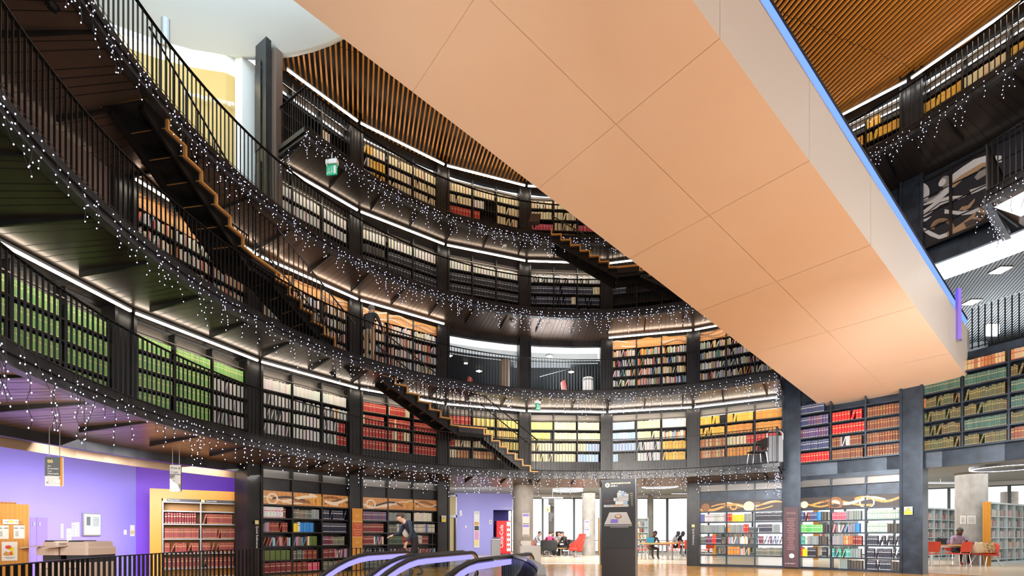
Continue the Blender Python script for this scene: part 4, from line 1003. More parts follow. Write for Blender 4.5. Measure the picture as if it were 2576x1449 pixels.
# glass front of the lounge: dots line
t = thing('drum_pipe', 'pale grey cylinder projecting from the white light well', 'pipe', (0, 0, 0)); pp = at(418, 85, 12.6); t.location = pp
m = MB(); m.cyl((pp.x, pp.y), .11, pp.z - .35, pp.z + .35, 16); m.build('cylinder', GREYMET, t); m = MB(); m.cyl((pp.x, pp.y), .13, pp.z - .36, pp.z - .32, 16); m.build('collar', GREYMET, t)
# ------------------------------------------------------------------ openings on the second gallery
mb = MB()
def ringflat(mb, a0, a1, r0, r1, z):
    A = arc(a0, a1, .06)
    for x, y in zip(A[:-1], A[1:]): mb.quad((*wpt(x, r0), z), (*wpt(x, r1), z), (*wpt(y, r1), z), (*wpt(y, r0), z))
ringflat(mb, ca(2) - .1, ca(5) + .15, 11.3, 24, 7.72); struct('ceiling_mesh', mb, MESHC)
mb = MB(); ringflat(mb, ca(2) - .1, ca(5) + .15, 11.2, 24, 5.885); struct('floor_upper_lounge', mb, CARPET)
mb = MB(); A = arc(ca(2) - .1, ca(5) + .15, .06)
for x, y in zip(A[:-1], A[1:]): mb.quad((*wpt(x, 24), 5.9), (*wpt(y, 24), 5.9), (*wpt(y, 24), 7.8), (*wpt(x, 24), 7.8))
struct('wall_upper_lounge', mb, SIGNGREY)
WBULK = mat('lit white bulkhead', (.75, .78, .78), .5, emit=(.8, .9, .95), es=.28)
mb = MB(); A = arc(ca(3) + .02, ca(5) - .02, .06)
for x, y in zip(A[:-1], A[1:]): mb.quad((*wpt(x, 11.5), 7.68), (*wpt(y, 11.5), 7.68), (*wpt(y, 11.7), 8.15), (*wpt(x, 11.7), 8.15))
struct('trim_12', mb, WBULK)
for px, py, big, lab in ((1130, 892, 1, 'square ceiling downlight leftmost in the mesh-ceiling opening'), (1205, 931, 1, 'square ceiling downlight above the red chairs in the left mesh opening'), (1271, 963, 1, 'square ceiling downlight lowest in the left mesh opening'),
                         (1382, 893, 1, 'square ceiling downlight highest in the right mesh opening'), (1437, 933, 1, 'square ceiling downlight lower in the right mesh opening'), (1172, 911, 0, 'small round white ceiling light in the left mesh opening')):
    Y = (7.72 - EYE) * F / (YH - py); p = at(px, py, Y)
    t = thing('downlight', lab, 'ceiling light', (p.x, p.y, 7.66), 'downlights in the mesh ceiling')
    m = MB(); s = .12 if big else .07; m.cyl((p.x, p.y), s * 1.2, 7.68, 7.715, 16 if not big else 4); m.build('trim_ring', GREYMET, t)
    m = MB(); m.cyl((p.x, p.y), s, 7.665, 7.68, 16 if not big else 4); m.build('lens', DOWN, t)
mb = MB(); t = thing('ceiling_track', 'thin lit track running diagonally across the right mesh ceiling', 'track light', (1.6, 21, 7.6))
m = MB(); m.tube([at(1358, 948, 20.2), at(1512, 905, 18.4)], .012, 5); m.build('track', emis('track glow', (.8, .9, 1), 1.5, False), t)
fr = Fr(wpt(ca(4) - .075, 11.45), (1, 0)); p = wpt(ca(4) - .05, 11.6)
mb = MB(); mb.cyl(p, .19, 5.9, 7.72, 18); struct('column.021', mb, mat('pale bronze column', (.34, .26, .20), .5))
t = thing('white_drum_bin', 'white cylindrical drum behind the railing of the right mesh opening', 'bin', (2.82, 17.95, 5.9)); m = MB(); m.lathe((2.82, 17.95, 5.9), [(.2, 0), (.2, .98), (.19, 1.02), (.02, 1.03)], 20); m.build('body', WHITE, t); m = MB(); m.lathe((2.82, 17.95, 5.9), [(.205, .9), (.205, .95)], 20); m.build('band', GREYMET, t)

# right: mural bay and lit opening above the dull green volumes
P8, Q8 = wpt(ca(8) - .0, 10.74), wpt(ca(9) + .0, 10.74); F8 = Fr(P8, (Q8[0] - P8[0], Q8[1] - P8[1])); L8 = hypot(Q8[0] - P8[0], Q8[1] - P8[1])
def f8(px, py):
    p = on_plane(px, py, P8, F8.u); return ((p.x - P8[0]) * F8.u[0] + (p.y - P8[1]) * F8.u[1], p.z)
t = thing('swimmers_mural', 'dark mural of pale swimming figures in a black grid frame, upper right', 'mural', (*P8, 8.95))
m = MB(); m.fbox(F8, .1, L8 + .9, .0, .03, 8.93, 10.78); m.build('panel', mat('mural ground', (.012, .013, .02), .4), t)
MW = mat('mural white', (.62, .60, .60), .5); MG = mat('mural grey', (.27, .24, .23), .5); MT = mat('mural tan', (.42, .27, .15), .5)
C8 = lambda x, y: (2146 + x / 5.99, 400 + y / 5.99)
def mural(name, pts, mm, lay):
    q = MB(); q.quad(*[F8.p(*( (f8(*C8(x, y))[0]), -.003 - .0015 * lay, f8(*C8(x, y))[1])) for x, y in pts]); q.build(name, mm, t)
def ell(cx_, cy_, rx, ry, rot=0, n=22): return [(cx_ + rx * cos(a) * cos(rot) - ry * sin(a) * sin(rot), cy_ + rx * cos(a) * sin(rot) + ry * sin(a) * cos(rot)) for a in [2 * pi * j / n for j in range(n)]]
mural('moon', [(x, y) for x, y in ell(1015, 520, 135, 165, .35) if x > 884] , MW, 1)
mural('swimmer_head', ell(1385, 335, 70, 95, .75), MG, 2); mural('swimmer_face', ell(1345, 355, 42, 72, .7), MW, 3)
def limb(name, pts, ws, mm, lay):
    l = []; r_ = []
    for k_, (x, y) in enumerate(pts):
        a = pts[max(k_ - 1, 0)]; b = pts[min(k_ + 1, len(pts) - 1)]; d = Vector((b[0] - a[0], b[1] - a[1])).normalized()
        l.append((x - d.y * ws[k_], y + d.x * ws[k_])); r_.append((x + d.y * ws[k_], y - d.x * ws[k_]))
    q = MB()
    for j in range(len(pts) - 1): q.quad(*[F8.p(f8(*C8(*c))[0], -.003 - .0015 * lay, f8(*C8(*c))[1]) for c in (l[j], l[j + 1], r_[j + 1], r_[j])])
    q.build(name, mm, t)
limb('swimmer_arm', [(1050, 640), (1180, 610), (1300, 560), (1400, 440), (1450, 380)], [14, 26, 36, 40, 30], MG, 2)
limb('swimmer_arm', [(1040, 700), (1200, 640), (1330, 560), (1430, 460), (1500, 370)], [10, 22, 36, 44, 40], MW, 3)
limb('swimmer_body', [(1480, 380), (1560, 280), (1700, 170), (1850, 60), (2000, 10), (2240, 0)], [50, 75, 70, 60, 60, 50], MW, 2)
limb('swimmer_side', [(1500, 400), (1640, 280), (1800, 190), (1950, 90), (2100, 60)], [40, 34, 40, 30, 30], MT, 4)
limb('swimmer_leg', [(1850, 300), (1950, 210), (2050, 130), (2110, 100)], [30, 55, 45, 40], MG, 3)
limb('white_ribbon', [(890, 890), (1020, 860), (1150, 770), (1290, 660), (1450, 600), (1600, 580), (1710, 550)], [34, 44, 50, 44, 40, 26, 3], MW, 2)
limb('ribbon_line', [(890, 905), (1040, 870), (1180, 760), (1310, 660), (1470, 615), (1700, 580)], [6, 7, 8, 8, 6, 3], IND, 5)
limb('white_ribbon', [(890, 960), (1000, 950), (1100, 915), (1185, 862)], [26, 26, 18, 2], MW, 2)
limb('reaching_arm', [(1770, 500), (1880, 460), (2000, 410), (2120, 350), (2245, 290)], [34, 30, 26, 32, 40], MW, 3)
mural('bird', [(1590, 780), (1640, 720), (1730, 700), (1790, 640), (1840, 590), (1830, 640), (1770, 730), (1690, 780), (1630, 770)], MT, 3)
mural('sitter_head', ell(2035, 600, 78, 105, .35), MW, 3); mural('sitter_hair', ell(2090, 600, 36, 90, .2), MG, 4)
limb('sitter_neck', [(1990, 680), (1950, 740)], [30, 34], MG, 2)
limb('sitter_arm', [(1380, 790), (1470, 800), (1640, 820), (1780, 800), (1900, 740)], [34, 26, 30, 34, 36], MW, 3)
limb('sitter_body', [(1960, 760), (1900, 850), (1800, 930), (1680, 1010), (1500, 1110), (1330, 1180)], [70, 75, 70, 60, 44, 30], MT, 2)
limb('sitter_leg', [(980, 1090), (1060, 1060), (1180, 1130), (1300, 1180), (1420, 1140)], [16, 26, 34, 30, 30], MW, 3)
limb('sash', [(1850, 830), (1960, 870)], [40, 40], IND, 4); limb('hip_shadow', [(1690, 1000), (1800, 950), (1900, 930)], [40, 46, 20], IND, 4)
for j in range(24):
    a = pi * (1.02 + .96 * j / 23)
    limb('fan_rib', [(1350 + 120 * cos(a), 1060 + 110 * sin(a)), (1350 + 185 * cos(a), 1060 + 168 * sin(a))], [4, 9], MT, 3)
m = MB()
for u in (.1, f8(*C8(1480, 600))[0], f8(*C8(2125, 600))[0], L8 + .85): m.fbox(F8, u - .03, u + .03, -.05, -.015, 8.93, 10.78)
m.fbox(F8, .1, L8 + .9, -.05, -.015, 8.92, 8.98); m.fbox(F8, .1, L8 + .9, -.05, -.015, 10.74, 10.8)
for zz in (9.4, 9.85, 10.3): m.fbox(F8, .1, L8 + .9, -.04, -.02, zz, zz + .018)
m.build('grid_frame', BLACK, t)
mb = MB(); ringflat(mb, ca(7) + .1, ca(11), 10.9, 26, 7.98); struct('ceiling_mesh.001', mb, MESHR)
mb = MB(); ringflat(mb, ca(7) + .1, ca(11), 10.9, 26, 5.84); struct('floor_upper_room', mb, CARPET)
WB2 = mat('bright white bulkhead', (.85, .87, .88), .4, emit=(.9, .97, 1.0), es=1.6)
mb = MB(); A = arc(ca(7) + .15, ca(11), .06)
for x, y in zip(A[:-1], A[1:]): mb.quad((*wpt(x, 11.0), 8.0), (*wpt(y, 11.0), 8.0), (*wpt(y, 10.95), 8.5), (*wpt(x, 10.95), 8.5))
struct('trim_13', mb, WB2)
for px, py, lab in ((2517, 678, 'square downlight nearest in the pale lined ceiling beyond the blue handrail'), (2444, 759, 'square downlight farther in the pale lined ceiling above the railing end')):
    Y = (7.98 - EYE) * F / (YH - py); p = at(px, py, Y); t = thing('downlight', lab, 'ceiling light', (p.x, p.y, 7.9), 'downlights in the pale lined ceiling')
    m = MB(); m.box(p.x - .17, p.x + .17, p.y - .17, p.y + .17, 7.96, 7.978); m.build('trim_ring', GREYMET, t); m = MB(); m.box(p.x - .15, p.x + .15, p.y - .15, p.y + .15, 7.95, 7.962); m.build('lens', DOWN, t)
mb = MB(); A = arc(ca(7) + .1, ca(11), .06)
for x, y in zip(A[:-1], A[1:]): mb.quad((*wpt(x, 20), 5.84), (*wpt(y, 20), 5.84), (*wpt(y, 20), 8.0), (*wpt(x, 20), 8.0))
struct('wall_upper_room', mb, mat('pale blue-grey wall', (.45, .50, .55), .6))
t = thing('light_box', 'glowing white light box on the wall of the upper right room', 'light box', (15.1, 15.3, 6.4)); a = at(2485, 840, 15.3)
m = MB(); b = at(2514, 816, 15.3); m.box(a.x, b.x, 15.3, 15.36, a.z, b.z); m.build('diffuser', LEDC, t); m = MB(); m.box(a.x - .04, b.x + .04, 15.36, 15.4, a.z - .04, b.z + .04); m.build('frame', GREYMET, t)
mb = MB(); c = at(2455, 800, 17.5); mb.cyl((c.x, c.y), .32, 5.84, 7.98, 20); struct('column.022', mb, DRUM)
# railing over the dull green volumes
pth = [wpt(a, 10.8) for a in arc(ca(8) + .11, ca(10), .1)]
r = thing('railing', 'black railing over the dull green volumes where the travelator lands', 'railing', (*pth[0], 5.86))
m = MB(); m.strip([(*p, 6.95) for p in pth], .05, .014); m.build('top_rail', STEEL, r); m = MB(); m.strip([(*p, 5.92) for p in pth], .05, .012); m.build('bottom_rail', BAR, r)
b = MB(); b.box(-.008, .008, -.02, .02, 0, 1.06); bme = b.mesh('baluster', BAR); P = [Vector(p) for p in pth]; dist, nxt = 0, .05
for p, q in zip(P[:-1], P[1:]):
    L = (q - p).length; d = (q - p).normalized()
    while nxt < dist + L:
        c = p.lerp(q, (nxt - dist) / L); o = link('baluster', bme, r, (c.x - pth[0][0], c.y - pth[0][1], .03)); o.rotation_euler = (0, 0, atan2(d.y, d.x)); nxt += .125
    dist += L
c = at(2411, 790, 12.0); t = thing('end_post', 'violet lit post standing at the foot of the blue handrail', 'post', (c.x, c.y, 5.9)); m = MB(); m.box(c.x - .04, c.x + .04, c.y - .04, c.y + .04, 5.9, at(2411, 726, 12.0).z); m.build('shaft', mat('violet post', (.3, .2, .75), .4, emit=(.3, .2, .9), es=.08), t); m = MB(); m.box(c.x - .05, c.x + .05, c.y - .05, c.y + .05, 5.88, 5.92); m.build('foot', STEEL, t)
# white lit underside of the third-gallery end
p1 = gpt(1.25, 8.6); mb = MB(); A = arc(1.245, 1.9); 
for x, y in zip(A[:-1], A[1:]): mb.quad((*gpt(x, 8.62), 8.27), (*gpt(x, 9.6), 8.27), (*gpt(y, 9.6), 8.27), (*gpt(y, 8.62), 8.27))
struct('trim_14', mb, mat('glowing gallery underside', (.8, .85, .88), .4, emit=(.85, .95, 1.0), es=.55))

# ------------------------------------------------------------------ reading room beyond the ring, ground floor
FAC = [(-8.0, 28.4), (-3.4, 28.2), (-.05, 27.6), (9.0, 28.0), (15.0, 25.2), (24.5, 18.5), (31, 11), (33, 3)]
mb = MB(); 
for a, b in zip(FAC[3:-1], FAC[4:]): mb.quad((*a, 3.25), (*b, 3.25), (*b, 3.5), (*a, 3.5)); mb.quad((*a, 0), (*b, 0), (*b, .12), (*a, .12))
a, b = FAC[2], FAC[3]; mb.quad((*a, 3.25), (*b, 3.25), (*b, 3.5), (*a, 3.5)); mb.quad((*a, 0), (*b, 0), (*b, .12), (*a, .12))
struct('wall_facade', mb, WHITE)
nw = 0
for a, b in zip(FAC[2:-1], FAC[3:]):
    L = hypot(b[0] - a[0], b[1] - a[1]); n = max(1, round(L / 1.9)); frw = Fr(a, (b[0] - a[0], b[1] - a[1]))
    for j in range(n):
        nw += 1; t = tag(thing('window_%d' % nw, None, None, (*frw.p(L * (j + .5) / n, 0, .12),)), kind='structure'); u0, u1 = L * j / n, L * (j + 1) / n
        m = MB(); m.fbox(frw, u0, u0 + .05, 0, .1, .12, 3.25); m.fbox(frw, u1 - .05, u1, 0, .1, .12, 3.25); m.fbox(frw, u0, u1, 0, .1, .12, .17); m.fbox(frw, u0, u1, 0, .1, 3.2, 3.25); m.fbox(frw, u0, u1, .02, .08, .78, .81); m.build('frame', SIGNGREY, t)
        m = MB(); m.quad(frw.p(u0 + .05, .05, .17), frw.p(u1 - .05, .05, .17), frw.p(u1 - .05, .05, 3.2), frw.p(u0 + .05, .05, 3.2)); m.build('pane', WINGLASS, t)
# paved terrace and pale buildings outside
mb = MB(); mb.quad((-20, 28.5, -.05), (60, 28.5, -.05), (60, 70, -.05), (-20, 70, -.05)); mb.quad((26, 5, -.05), (60, 5, -.05), (60, 28.5, -.05), (26, 28.5, -.05)); struct('ground_terrace', mb, mat('pale paving', (.7, .7, .7), .7))
# ceiling of the reading room
GCEIL = mat('grey reading room ceiling', (.30, .33, .34), .6)
mb = MB(); ringflat(mb, -.62, 1.75, 11.2, 24, 3.42); struct('ceiling_reading_room', mb, GCEIL)
mb = MB(); mb.quad((-8, 28.4, 0), (-3.4, 28.2, 0), (-3.4, 28.2, 3.45), (-8, 28.4, 3.45)); mb.quad((-8, 15, 0), (-8, 28.4, 0), (-8, 28.4, 3.45), (-8, 15, 3.45)); struct('wall_reading_room', mb, YELWALL)
# lilac wall with niche
LA_, LB_ = Vector((-3.15, 26.6)), Vector((.05, 27.2)); FL = Fr(LA_, LB_ - LA_); LLn = (LB_ - LA_).length
def fl(px, py):
    p = on_plane(px, py, LA_, FL.u); return ((p.x - LA_.x) * FL.u[0] + (p.y - LA_.y) * FL.u[1], p.z)
nu = fl(1241, 1300)[0]; nz = fl(1260, 1283)[1]
mb = MB(); mb.quad(FL.p(0, 0, 0), FL.p(nu, 0, 0), FL.p(nu, 0, 3.45), FL.p(0, 0, 3.45)); mb.quad(FL.p(nu, 0, nz), FL.p(LLn, 0, nz), FL.p(LLn, 0, 3.45), FL.p(nu, 0, 3.45)); struct('wall_lilac', mb, LILAC)
mb = MB(); D = 1.4; mb.quad(FL.p(nu, 0, 0), FL.p(nu, D, 0), FL.p(nu, D, nz), FL.p(nu, 0, nz)); mb.quad(FL.p(nu, D, 0), FL.p(LLn, D, 0), FL.p(LLn, D, nz), FL.p(nu, D, nz)); mb.quad(FL.p(nu, 0, nz), FL.p(nu, D, nz), FL.p(LLn, D, nz), FL.p(LLn, 0, nz)); struct('wall_niche', mb, INDIGO)
t = thing('lounge_lettering', 'small white Knowledge Lounge lettering over the vending niche', 'sign', tuple(FL.p(fl(1263, 1278)[0], 0, 2.4)))
u, z = fl(1263, 1279); text('Knowledge Lounge', .085, FL.p(u, -.01, z), (FL.u[0], FL.u[1], 0), (0, 0, 1), WHITE, t, bold=.003)
# vending machine
u0, u1 = fl(1250, 1388)[0], fl(1286, 1388)[0]; zt_ = fl(1250, 1311)[1] + .03
t = thing('vending_machine', 'red drinks vending machine with white script lettering in the dark niche', 'vending machine', tuple(FL.p(u0, .1, 0)))
m = MB(); m.fbox(FL, u0, u1, .15, .85, 0.05, zt_); m.build('cabinet', mat('vending red', (.75, .02, .02), .35), t)
m = MB(); m.fbox(FL, u0 + .02, u0 + (u1 - u0) * .66, .13, .15, .12, zt_ - .04); pn = m.build('sign_panel', mat('vending sign red', (.80, .02, .025), .3, emit=(.8, .02, .02), es=.4), t)
text('Coca-Cola', .30, FL.p(u0 + (u1 - u0) * .46, .12, .38), (0, 0, 1), (-FL.u[0], -FL.u[1], 0), WHITE, pn, bold=.006)
m = MB(); m.fbox(FL, u0 + (u1 - u0) * .72, u1 - .01, .13, .15, .2, zt_ - .06); pd = m.build('product_window', mat('lit product window', (.8, .85, .9), .2, emit=(.8, .9, 1), es=.8), t)
m = MB()
for j in range(5):
    for i in range(2): m.fbox(FL, u1 - .22 + i * .1, u1 - .14 + i * .1, .11, .13, .35 + j * .28, .5 + j * .28)
m.build('bottles', REDPL, pd)
m = MB(); m.fbox(FL, u0, u1, .16, .84, 0, .05); m.build('plinth', DARKPL, t)
# things on and by the lilac wall
def fl_box(m, x0, y0, x1, y1, n0, n1):
    a, za = fl(x0, y1); b, zb_ = fl(x1, y0); m.fbox(FL, a, b, n0, n1, za, zb_)
t = thing('tall_poster', 'tall narrow colourful notice strip on the lilac wall', 'poster', tuple(FL.p(fl(1199, 1378)[0], 0, fl(1199, 1378)[1])))
m = MB(); fl_box(m, 1192, 1286, 1206, 1378, -.03, -.002); m.build('board', WHITE, t)
for y0, y1, mm in ((1287, 1293, GREYMET), (1313, 1321, INO), (1323, 1334, TOTEM), (1336, 1358, mat('pink notice', (.72, .35, .6), .5)), (1359, 1372, mat('yellow notice', (.8, .7, .3), .5))):
    m = MB(); fl_box(m, 1193.5, y0, 1204.5, y1, -.036, -.03); m.build('notice', mm, t)
for x0, y0, x1, y1, lab in ((1156, 1284, 1162, 1298, 'small white panel high on the lilac wall by the door'), (1170, 1322, 1174, 1328, 'tiny white switch on the lilac wall'), (1230, 1308, 1237, 1318, 'small square thermostat beside the vending niche')):
    t = thing('wall_switch', lab, 'switch', tuple(FL.p(fl(x0, y1)[0], 0, fl(x0, y1)[1]))); m = MB(); fl_box(m, x0, y0, x1, y1, -.03, -.002); m.build('plate', WHITE, t); m = MB(); fl_box(m, x0 + 1.5, y0 + 2, x1 - 1.5, y1 - 2, -.036, -.03); m.build('button', GREYMET, t)
c = at(1247, 1391, 25.2); t = thing('litter_bin', 'grey metal bin in front of the lilac wall', 'bin', (c.x, 25.2, 0)); m = MB(); m.cbox(c.x - .24, c.x + .24, 25.0, 25.45, 0, .86, .03); m.build('body', GREYMET, t)
m = MB(); m.hexa([(c.x - .22, 25.02, .86), (c.x + .22, 25.02, .86), (c.x + .22, 25.43, .86), (c.x - .22, 25.43, .86), (c.x - .22, 25.02, .9), (c.x + .22, 25.02, .9), (c.x + .22, 25.43, 1.0), (c.x - .22, 25.43, 1.0)]); m.build('lid', STEEL, t)
# glazed door left of the lilac wall
a = at(1127, 1390, 26.4); b = at(1149, 1390, 26.4); t = tag(thing('door_2', None, None, (a.x, 26.4, 0)), kind='structure')
m = MB(); m.box(a.x, b.x, 26.4, 26.46, 2.05, 2.2); m.box(a.x, a.x + .05, 26.4, 26.46, 0, 3.3); m.box(b.x - .05, b.x, 26.4, 26.46, 0, 3.3); m.box(a.x, b.x, 26.4, 26.46, 3.2, 3.3); m.build('frame', STEEL, t)
m = MB(); m.quad((a.x + .05, 26.43, .02), (b.x - .16, 26.43, .02), (b.x - .16, 26.43, 2.05), (a.x + .05, 26.43, 2.05)); m.quad((a.x + .05, 26.43, 2.2), (b.x - .05, 26.43, 2.2), (b.x - .05, 26.43, 3.2), (a.x + .05, 26.43, 3.2)); m.build('pane', mat('amber glazing', (.62, .52, .3), .15), t)
m = MB(); m.box(b.x - .16, b.x - .05, 26.4, 26.46, 0, 2.05); m.build('door_leaf', DARKPL, t)

# concrete columns
def ccol(px, py, dia, name='column'):
    Y = EYE * F / (py - YH); c = at(px, py, Y); mb = MB(); mb.cyl((c.x, c.y), dia / 2, 0, 3.45, 28); return struct(name, mb, CONC, smooth=False), c
_, CA = ccol(1316, 1420, .74); _, CB_ = ccol(1481, 1397.5, .70); ccol(1387, 1391, .36); ccol(1636, 1394, .34); _, CD = ccol(2443, 1419, .92); ccol(2539, 1397, .7); ccol(2321, 1400, .42)
# notices on the columns
def col_notice(px0, px1, py0, py1, c, r, lab, kind):
    Y = c.y - r - .03; a = at(px0, py1, Y); b = at(px1, py0, Y); t = thing('paper_notice', lab, 'notice', (a.x, Y, a.z), 'notices on the concrete columns')
    m = MB(); m.box(a.x, b.x, Y, Y + .012, a.z, b.z); m.build('sheet', PAPER, t); h = b.z - a.z
    if kind:
        for f0, f1, mm in ((.86, .97, PURPLE), (.40, .49, PURPLE), (.03, .06, SIGNGREY), (.53, .56, SIGNGREY)):
            m = MB(); m.box(a.x + .02, b.x - .02, Y - .003, Y, a.z + h * f0, a.z + h * f1); m.build('printed_band', mm, t)
    else:
        m = MB()
        for j in range(7): m.box(a.x + .03, b.x - .05, Y - .003, Y, a.z + h * (.15 + .1 * j), a.z + h * (.17 + .1 * j))
        m.build('printed_text', SIGNGREY, t)
col_notice(1314, 1332, 1291, 1349, CA, .37, 'tall white and violet notice on the nearest concrete column left of the totem', 1)
col_notice(1470, 1483, 1309, 1351, CB_, .35, 'white and violet notice on the concrete column beside the totem', 1)
col_notice(2416, 2430, 1297, 1318, CD, .46, 'left paper of two on the concrete column behind the seated woman', 0)
col_notice(2434, 2455, 1297, 1318, CD, .46, 'right paper of two on the concrete column behind the seated woman', 0)
Y = 25.5; a = at(1372, 1357, Y); b = at(1384, 1270, Y); t = thing('hanging_sign', 'gold information sign on the slim column before the windows', 'sign', tuple(at(1373, 1289, Y)))
m = MB(); a = at(1373, 1289, Y); b = at(1384, 1270, Y); m.box(a.x, b.x, Y, Y + .02, a.z, b.z); m.build('board', PAPER, t); m = MB(); b2 = at(1384, 1275, Y); m.box(a.x + .01, b.x - .01, Y - .004, Y, a.z + .01, b2.z); m.build('roundel_panel', GOLD, t); text('i', .22, ((a.x + b.x) / 2 - .04, Y - .006, a.z + .07), (1, 0, 0), (0, 0, 1), SIGNGREY, t, bold=.01)
# ring pendants and linear lamps
def ringlamp(px, py, rad, lab, z=3.1):
    Y = (z - EYE) * F / (YH - py); c = at(px, py, Y); t = thing('ring_pendant', lab, 'ceiling lamp', (c.x, c.y, z), 'ring pendants')
    m = MB(); n = 32; R_ = lambda r, zz: [(c.x + r * cos(2 * pi * j / n), c.y + r * sin(2 * pi * j / n), zz) for j in range(n)]
    m.loft([R_(rad, z), R_(rad, z + .1), R_(rad - .1, z + .1), R_(rad - .1, z)], cap=False); m.build('ring', GREYMET, t)
    m = MB(); m.loft([R_(rad - .005, z - .004), R_(rad - .095, z - .004)], cap=False); m.build('diffuser', LEDC, t)
    for j in (0, 11, 21):
        m = MB(); m.tube([(c.x + (rad - .05) * cos(2 * pi * j / n), c.y + (rad - .05) * sin(2 * pi * j / n), z + .1), (c.x + (rad - .05) * cos(2 * pi * j / n), c.y + (rad - .05) * sin(2 * pi * j / n), 3.42)], .006, 4); m.build('wire', STEEL, t)
ringlamp(2535, 1178, .9, 'large white ring pendant at the right, above the library shelving', 3.2)
ringlamp(1660, 1225, .75, 'white ring pendant right of the totem', 3.15)
ringlamp(1428, 1235, .7, 'white ring pendant between the concrete columns', 3.15)
for px, py, Y, lab in ((2366, 1216, 19.5, 'white linear lamp bar hanging above the woman’s table'), (1390, 1253, 25, 'slim lamp bar on the slim column before the windows'), (1715, 1242, 25.5, 'slim lamp bar by the windows right of the totem')):
    c = at(px, py, Y); t = thing('linear_lamp', lab.replace('’', "'"), 'ceiling lamp', (c.x, c.y, c.z), 'linear lamps')
    m = MB(); m.box(c.x - .55, c.x + .55, c.y - .04, c.y + .04, c.z, c.z + .06); m.build('housing', GREYMET, t); m = MB(); m.box(c.x - .53, c.x + .53, c.y - .03, c.y + .03, c.z - .006, c.z); m.build('diffuser', LEDC, t)
    m = MB(); m.tube([(c.x, c.y, c.z + .06), (c.x, c.y, 3.42)], .008, 4); m.build('stem', STEEL, t)

# pale library shelving
WSH = mat('pale blue-white shelving', (.60, .70, .72), .4)
def shelving(a, d, L, lab, h=2.25, rows=5, vis=.35, n=None):
    fr = Fr(a, d); t = thing('library_shelving', lab, 'bookcase', (*a, 0), 'pale library shelving')
    m = MB(); m.fbox(fr, -.03, 0, -.03, .19, 0, h); m.build('end_panel', TIMBER, t)
    m = MB(); m.fbox(fr, 0, L, .18, .19, 0, h - .03); m.build('back_panel', WSH, t)
    m = MB(); m.fbox(fr, 0, L, -.02, .19, h - .06, h); m.build('top_panel', WSH, t); m = MB(); m.fbox(fr, 0, L, -.02, .18, 0, .12); m.build('plinth', WSH, t)
    nb = n or max(2, round(L / .75)); rz = [.22 + (h - .34) * j / rows for j in range(rows)]
    for j in range(nb + 1):
        m = MB(); u = L * j / nb; m.fbox(fr, max(0, u - .015), min(L, u + .015), -.02, .18, .1, h - .06); m.build('upright', WSH, t)
    for zz in rz:
        m = MB(); m.fbox(fr, 0, L, -.015, .18, zz - .025, zz); m.build('shelf', WSH, t)
        for j in range(nb): fill(fr, L * j / nb + .02, L * (j + 1) / nb - .02, -.01, zz, 'lib.%d' % random.choice((6, 7, 8, 9)), (-3, 0, 0), 0, vis, hmax=(h - .34) / rows - .06, depth=.14)
    return t
shelving((17.1, 17.3), (2.8, 1.5), 6.0, 'long pale shelving with timber end at the right edge, behind the red shell chair', 2.28)
shelving((17.75, 20.7), (2.7, 1.5), 5.0, 'pale shelving with timber end behind the concrete column and seated woman', 2.28)
shelving((4.75, 26.3), (1, .05), 2.7, 'pale shelving with timber end standing behind the totem', 2.05)
shelving((13.6, 21.5), (2.7, 1.4), 3.2, 'pale shelving glimpsed through the see-through bookcases', 2.2, vis=.1)
shelving((9.9, 23.5), (2.7, .9), 2.6, 'second pale shelving glimpsed through the left see-through bookcase', 1.5, rows=3, vis=.1)

# ------------------------------------------------------------------ totem
a = Vector((2.12, 11.42)); b = Vector((2.845, 11.13)); FT = Fr(a, b - a); TW = (b - a).length; TH = 2.38
t = thing('information_totem', 'tall charcoal information totem with building cutaway drawings', 'totem', (a.x, a.y, 0))
m = MB(); m.fbox(FT, 0, TW, 0, .26, .78, TH); m.build('body', TOTEM, t)
m = MB(); m.fbox(FT, 0, TW, 0, .26, 0, .775); tag(m.build('base', DARKPL, t), 'darker lower base of totem')
m = MB(); m.fbox(FT, TW - .002, TW + .012, -.004, .27, 0, TH + .01); m.build('edge_trim', GREYMET, t)
uu = (FT.u[0], FT.u[1], 0); zz = TH
CREAMT = mat('cream print', (.80, .76, .52), .5, emit=(.8, .76, .5), es=.15)
m = MB(); disc(m, FT, .135, zz - .13, .055, -.004); m.build('roundel', CREAMT, t); text('i', .085, FT.p(.123, -.008, zz - .16), uu, (0, 0, 1), TOTEM, t, bold=.005)
text('KNOWLEDGE FLOOR', .047, FT.p(.21, -.005, zz - .11), uu, (0, 0, 1), CREAMT, t, bold=.0012); text('LEVEL 2', .047, FT.p(.21, -.005, zz - .168), uu, (0, 0, 1), WHITE, t, bold=.0012)
BLD = mat('drawing pale', (.70, .72, .74), .5); BLU = mat('drawing blue', (.35, .5, .68), .5)
def rect(m, u0, u1, z0, z1, n=-.005): m.fbox(FT, u0, u1, n, n + .003, z0, z1)
bl = thing  # drawing of the building, section by section
m = MB()
for u0, u1, z0, z1 in ((.05, .62, 1.735, 1.76), (.05, .62, 1.76, 1.79), (.32, .60, 1.79, 1.87), (.28, .62, 1.87, 1.95), (.36, .62, 1.95, 1.985), (.36, .48, 1.985, 2.07), (.50, .62, 1.985, 2.04), (.39, .45, 2.075, 2.115)): rect(m, u0, u1, z0 + .003, z1 - .003)
m.build('building_drawing', BLD, t)
m = MB()
for u0, u1, z0, z1 in ((.46, .52, 1.99, 2.1), (.53, .57, 2.03, 2.07), (.10, .22, 1.765, 1.785), (.34, .4, 1.88, 1.94), (.5, .6, 1.8, 1.86)): m = MB(); rect(m, u0, u1, z0, z1, -.008); m.build('building_shading', BLU, t)
pass
m = MB()
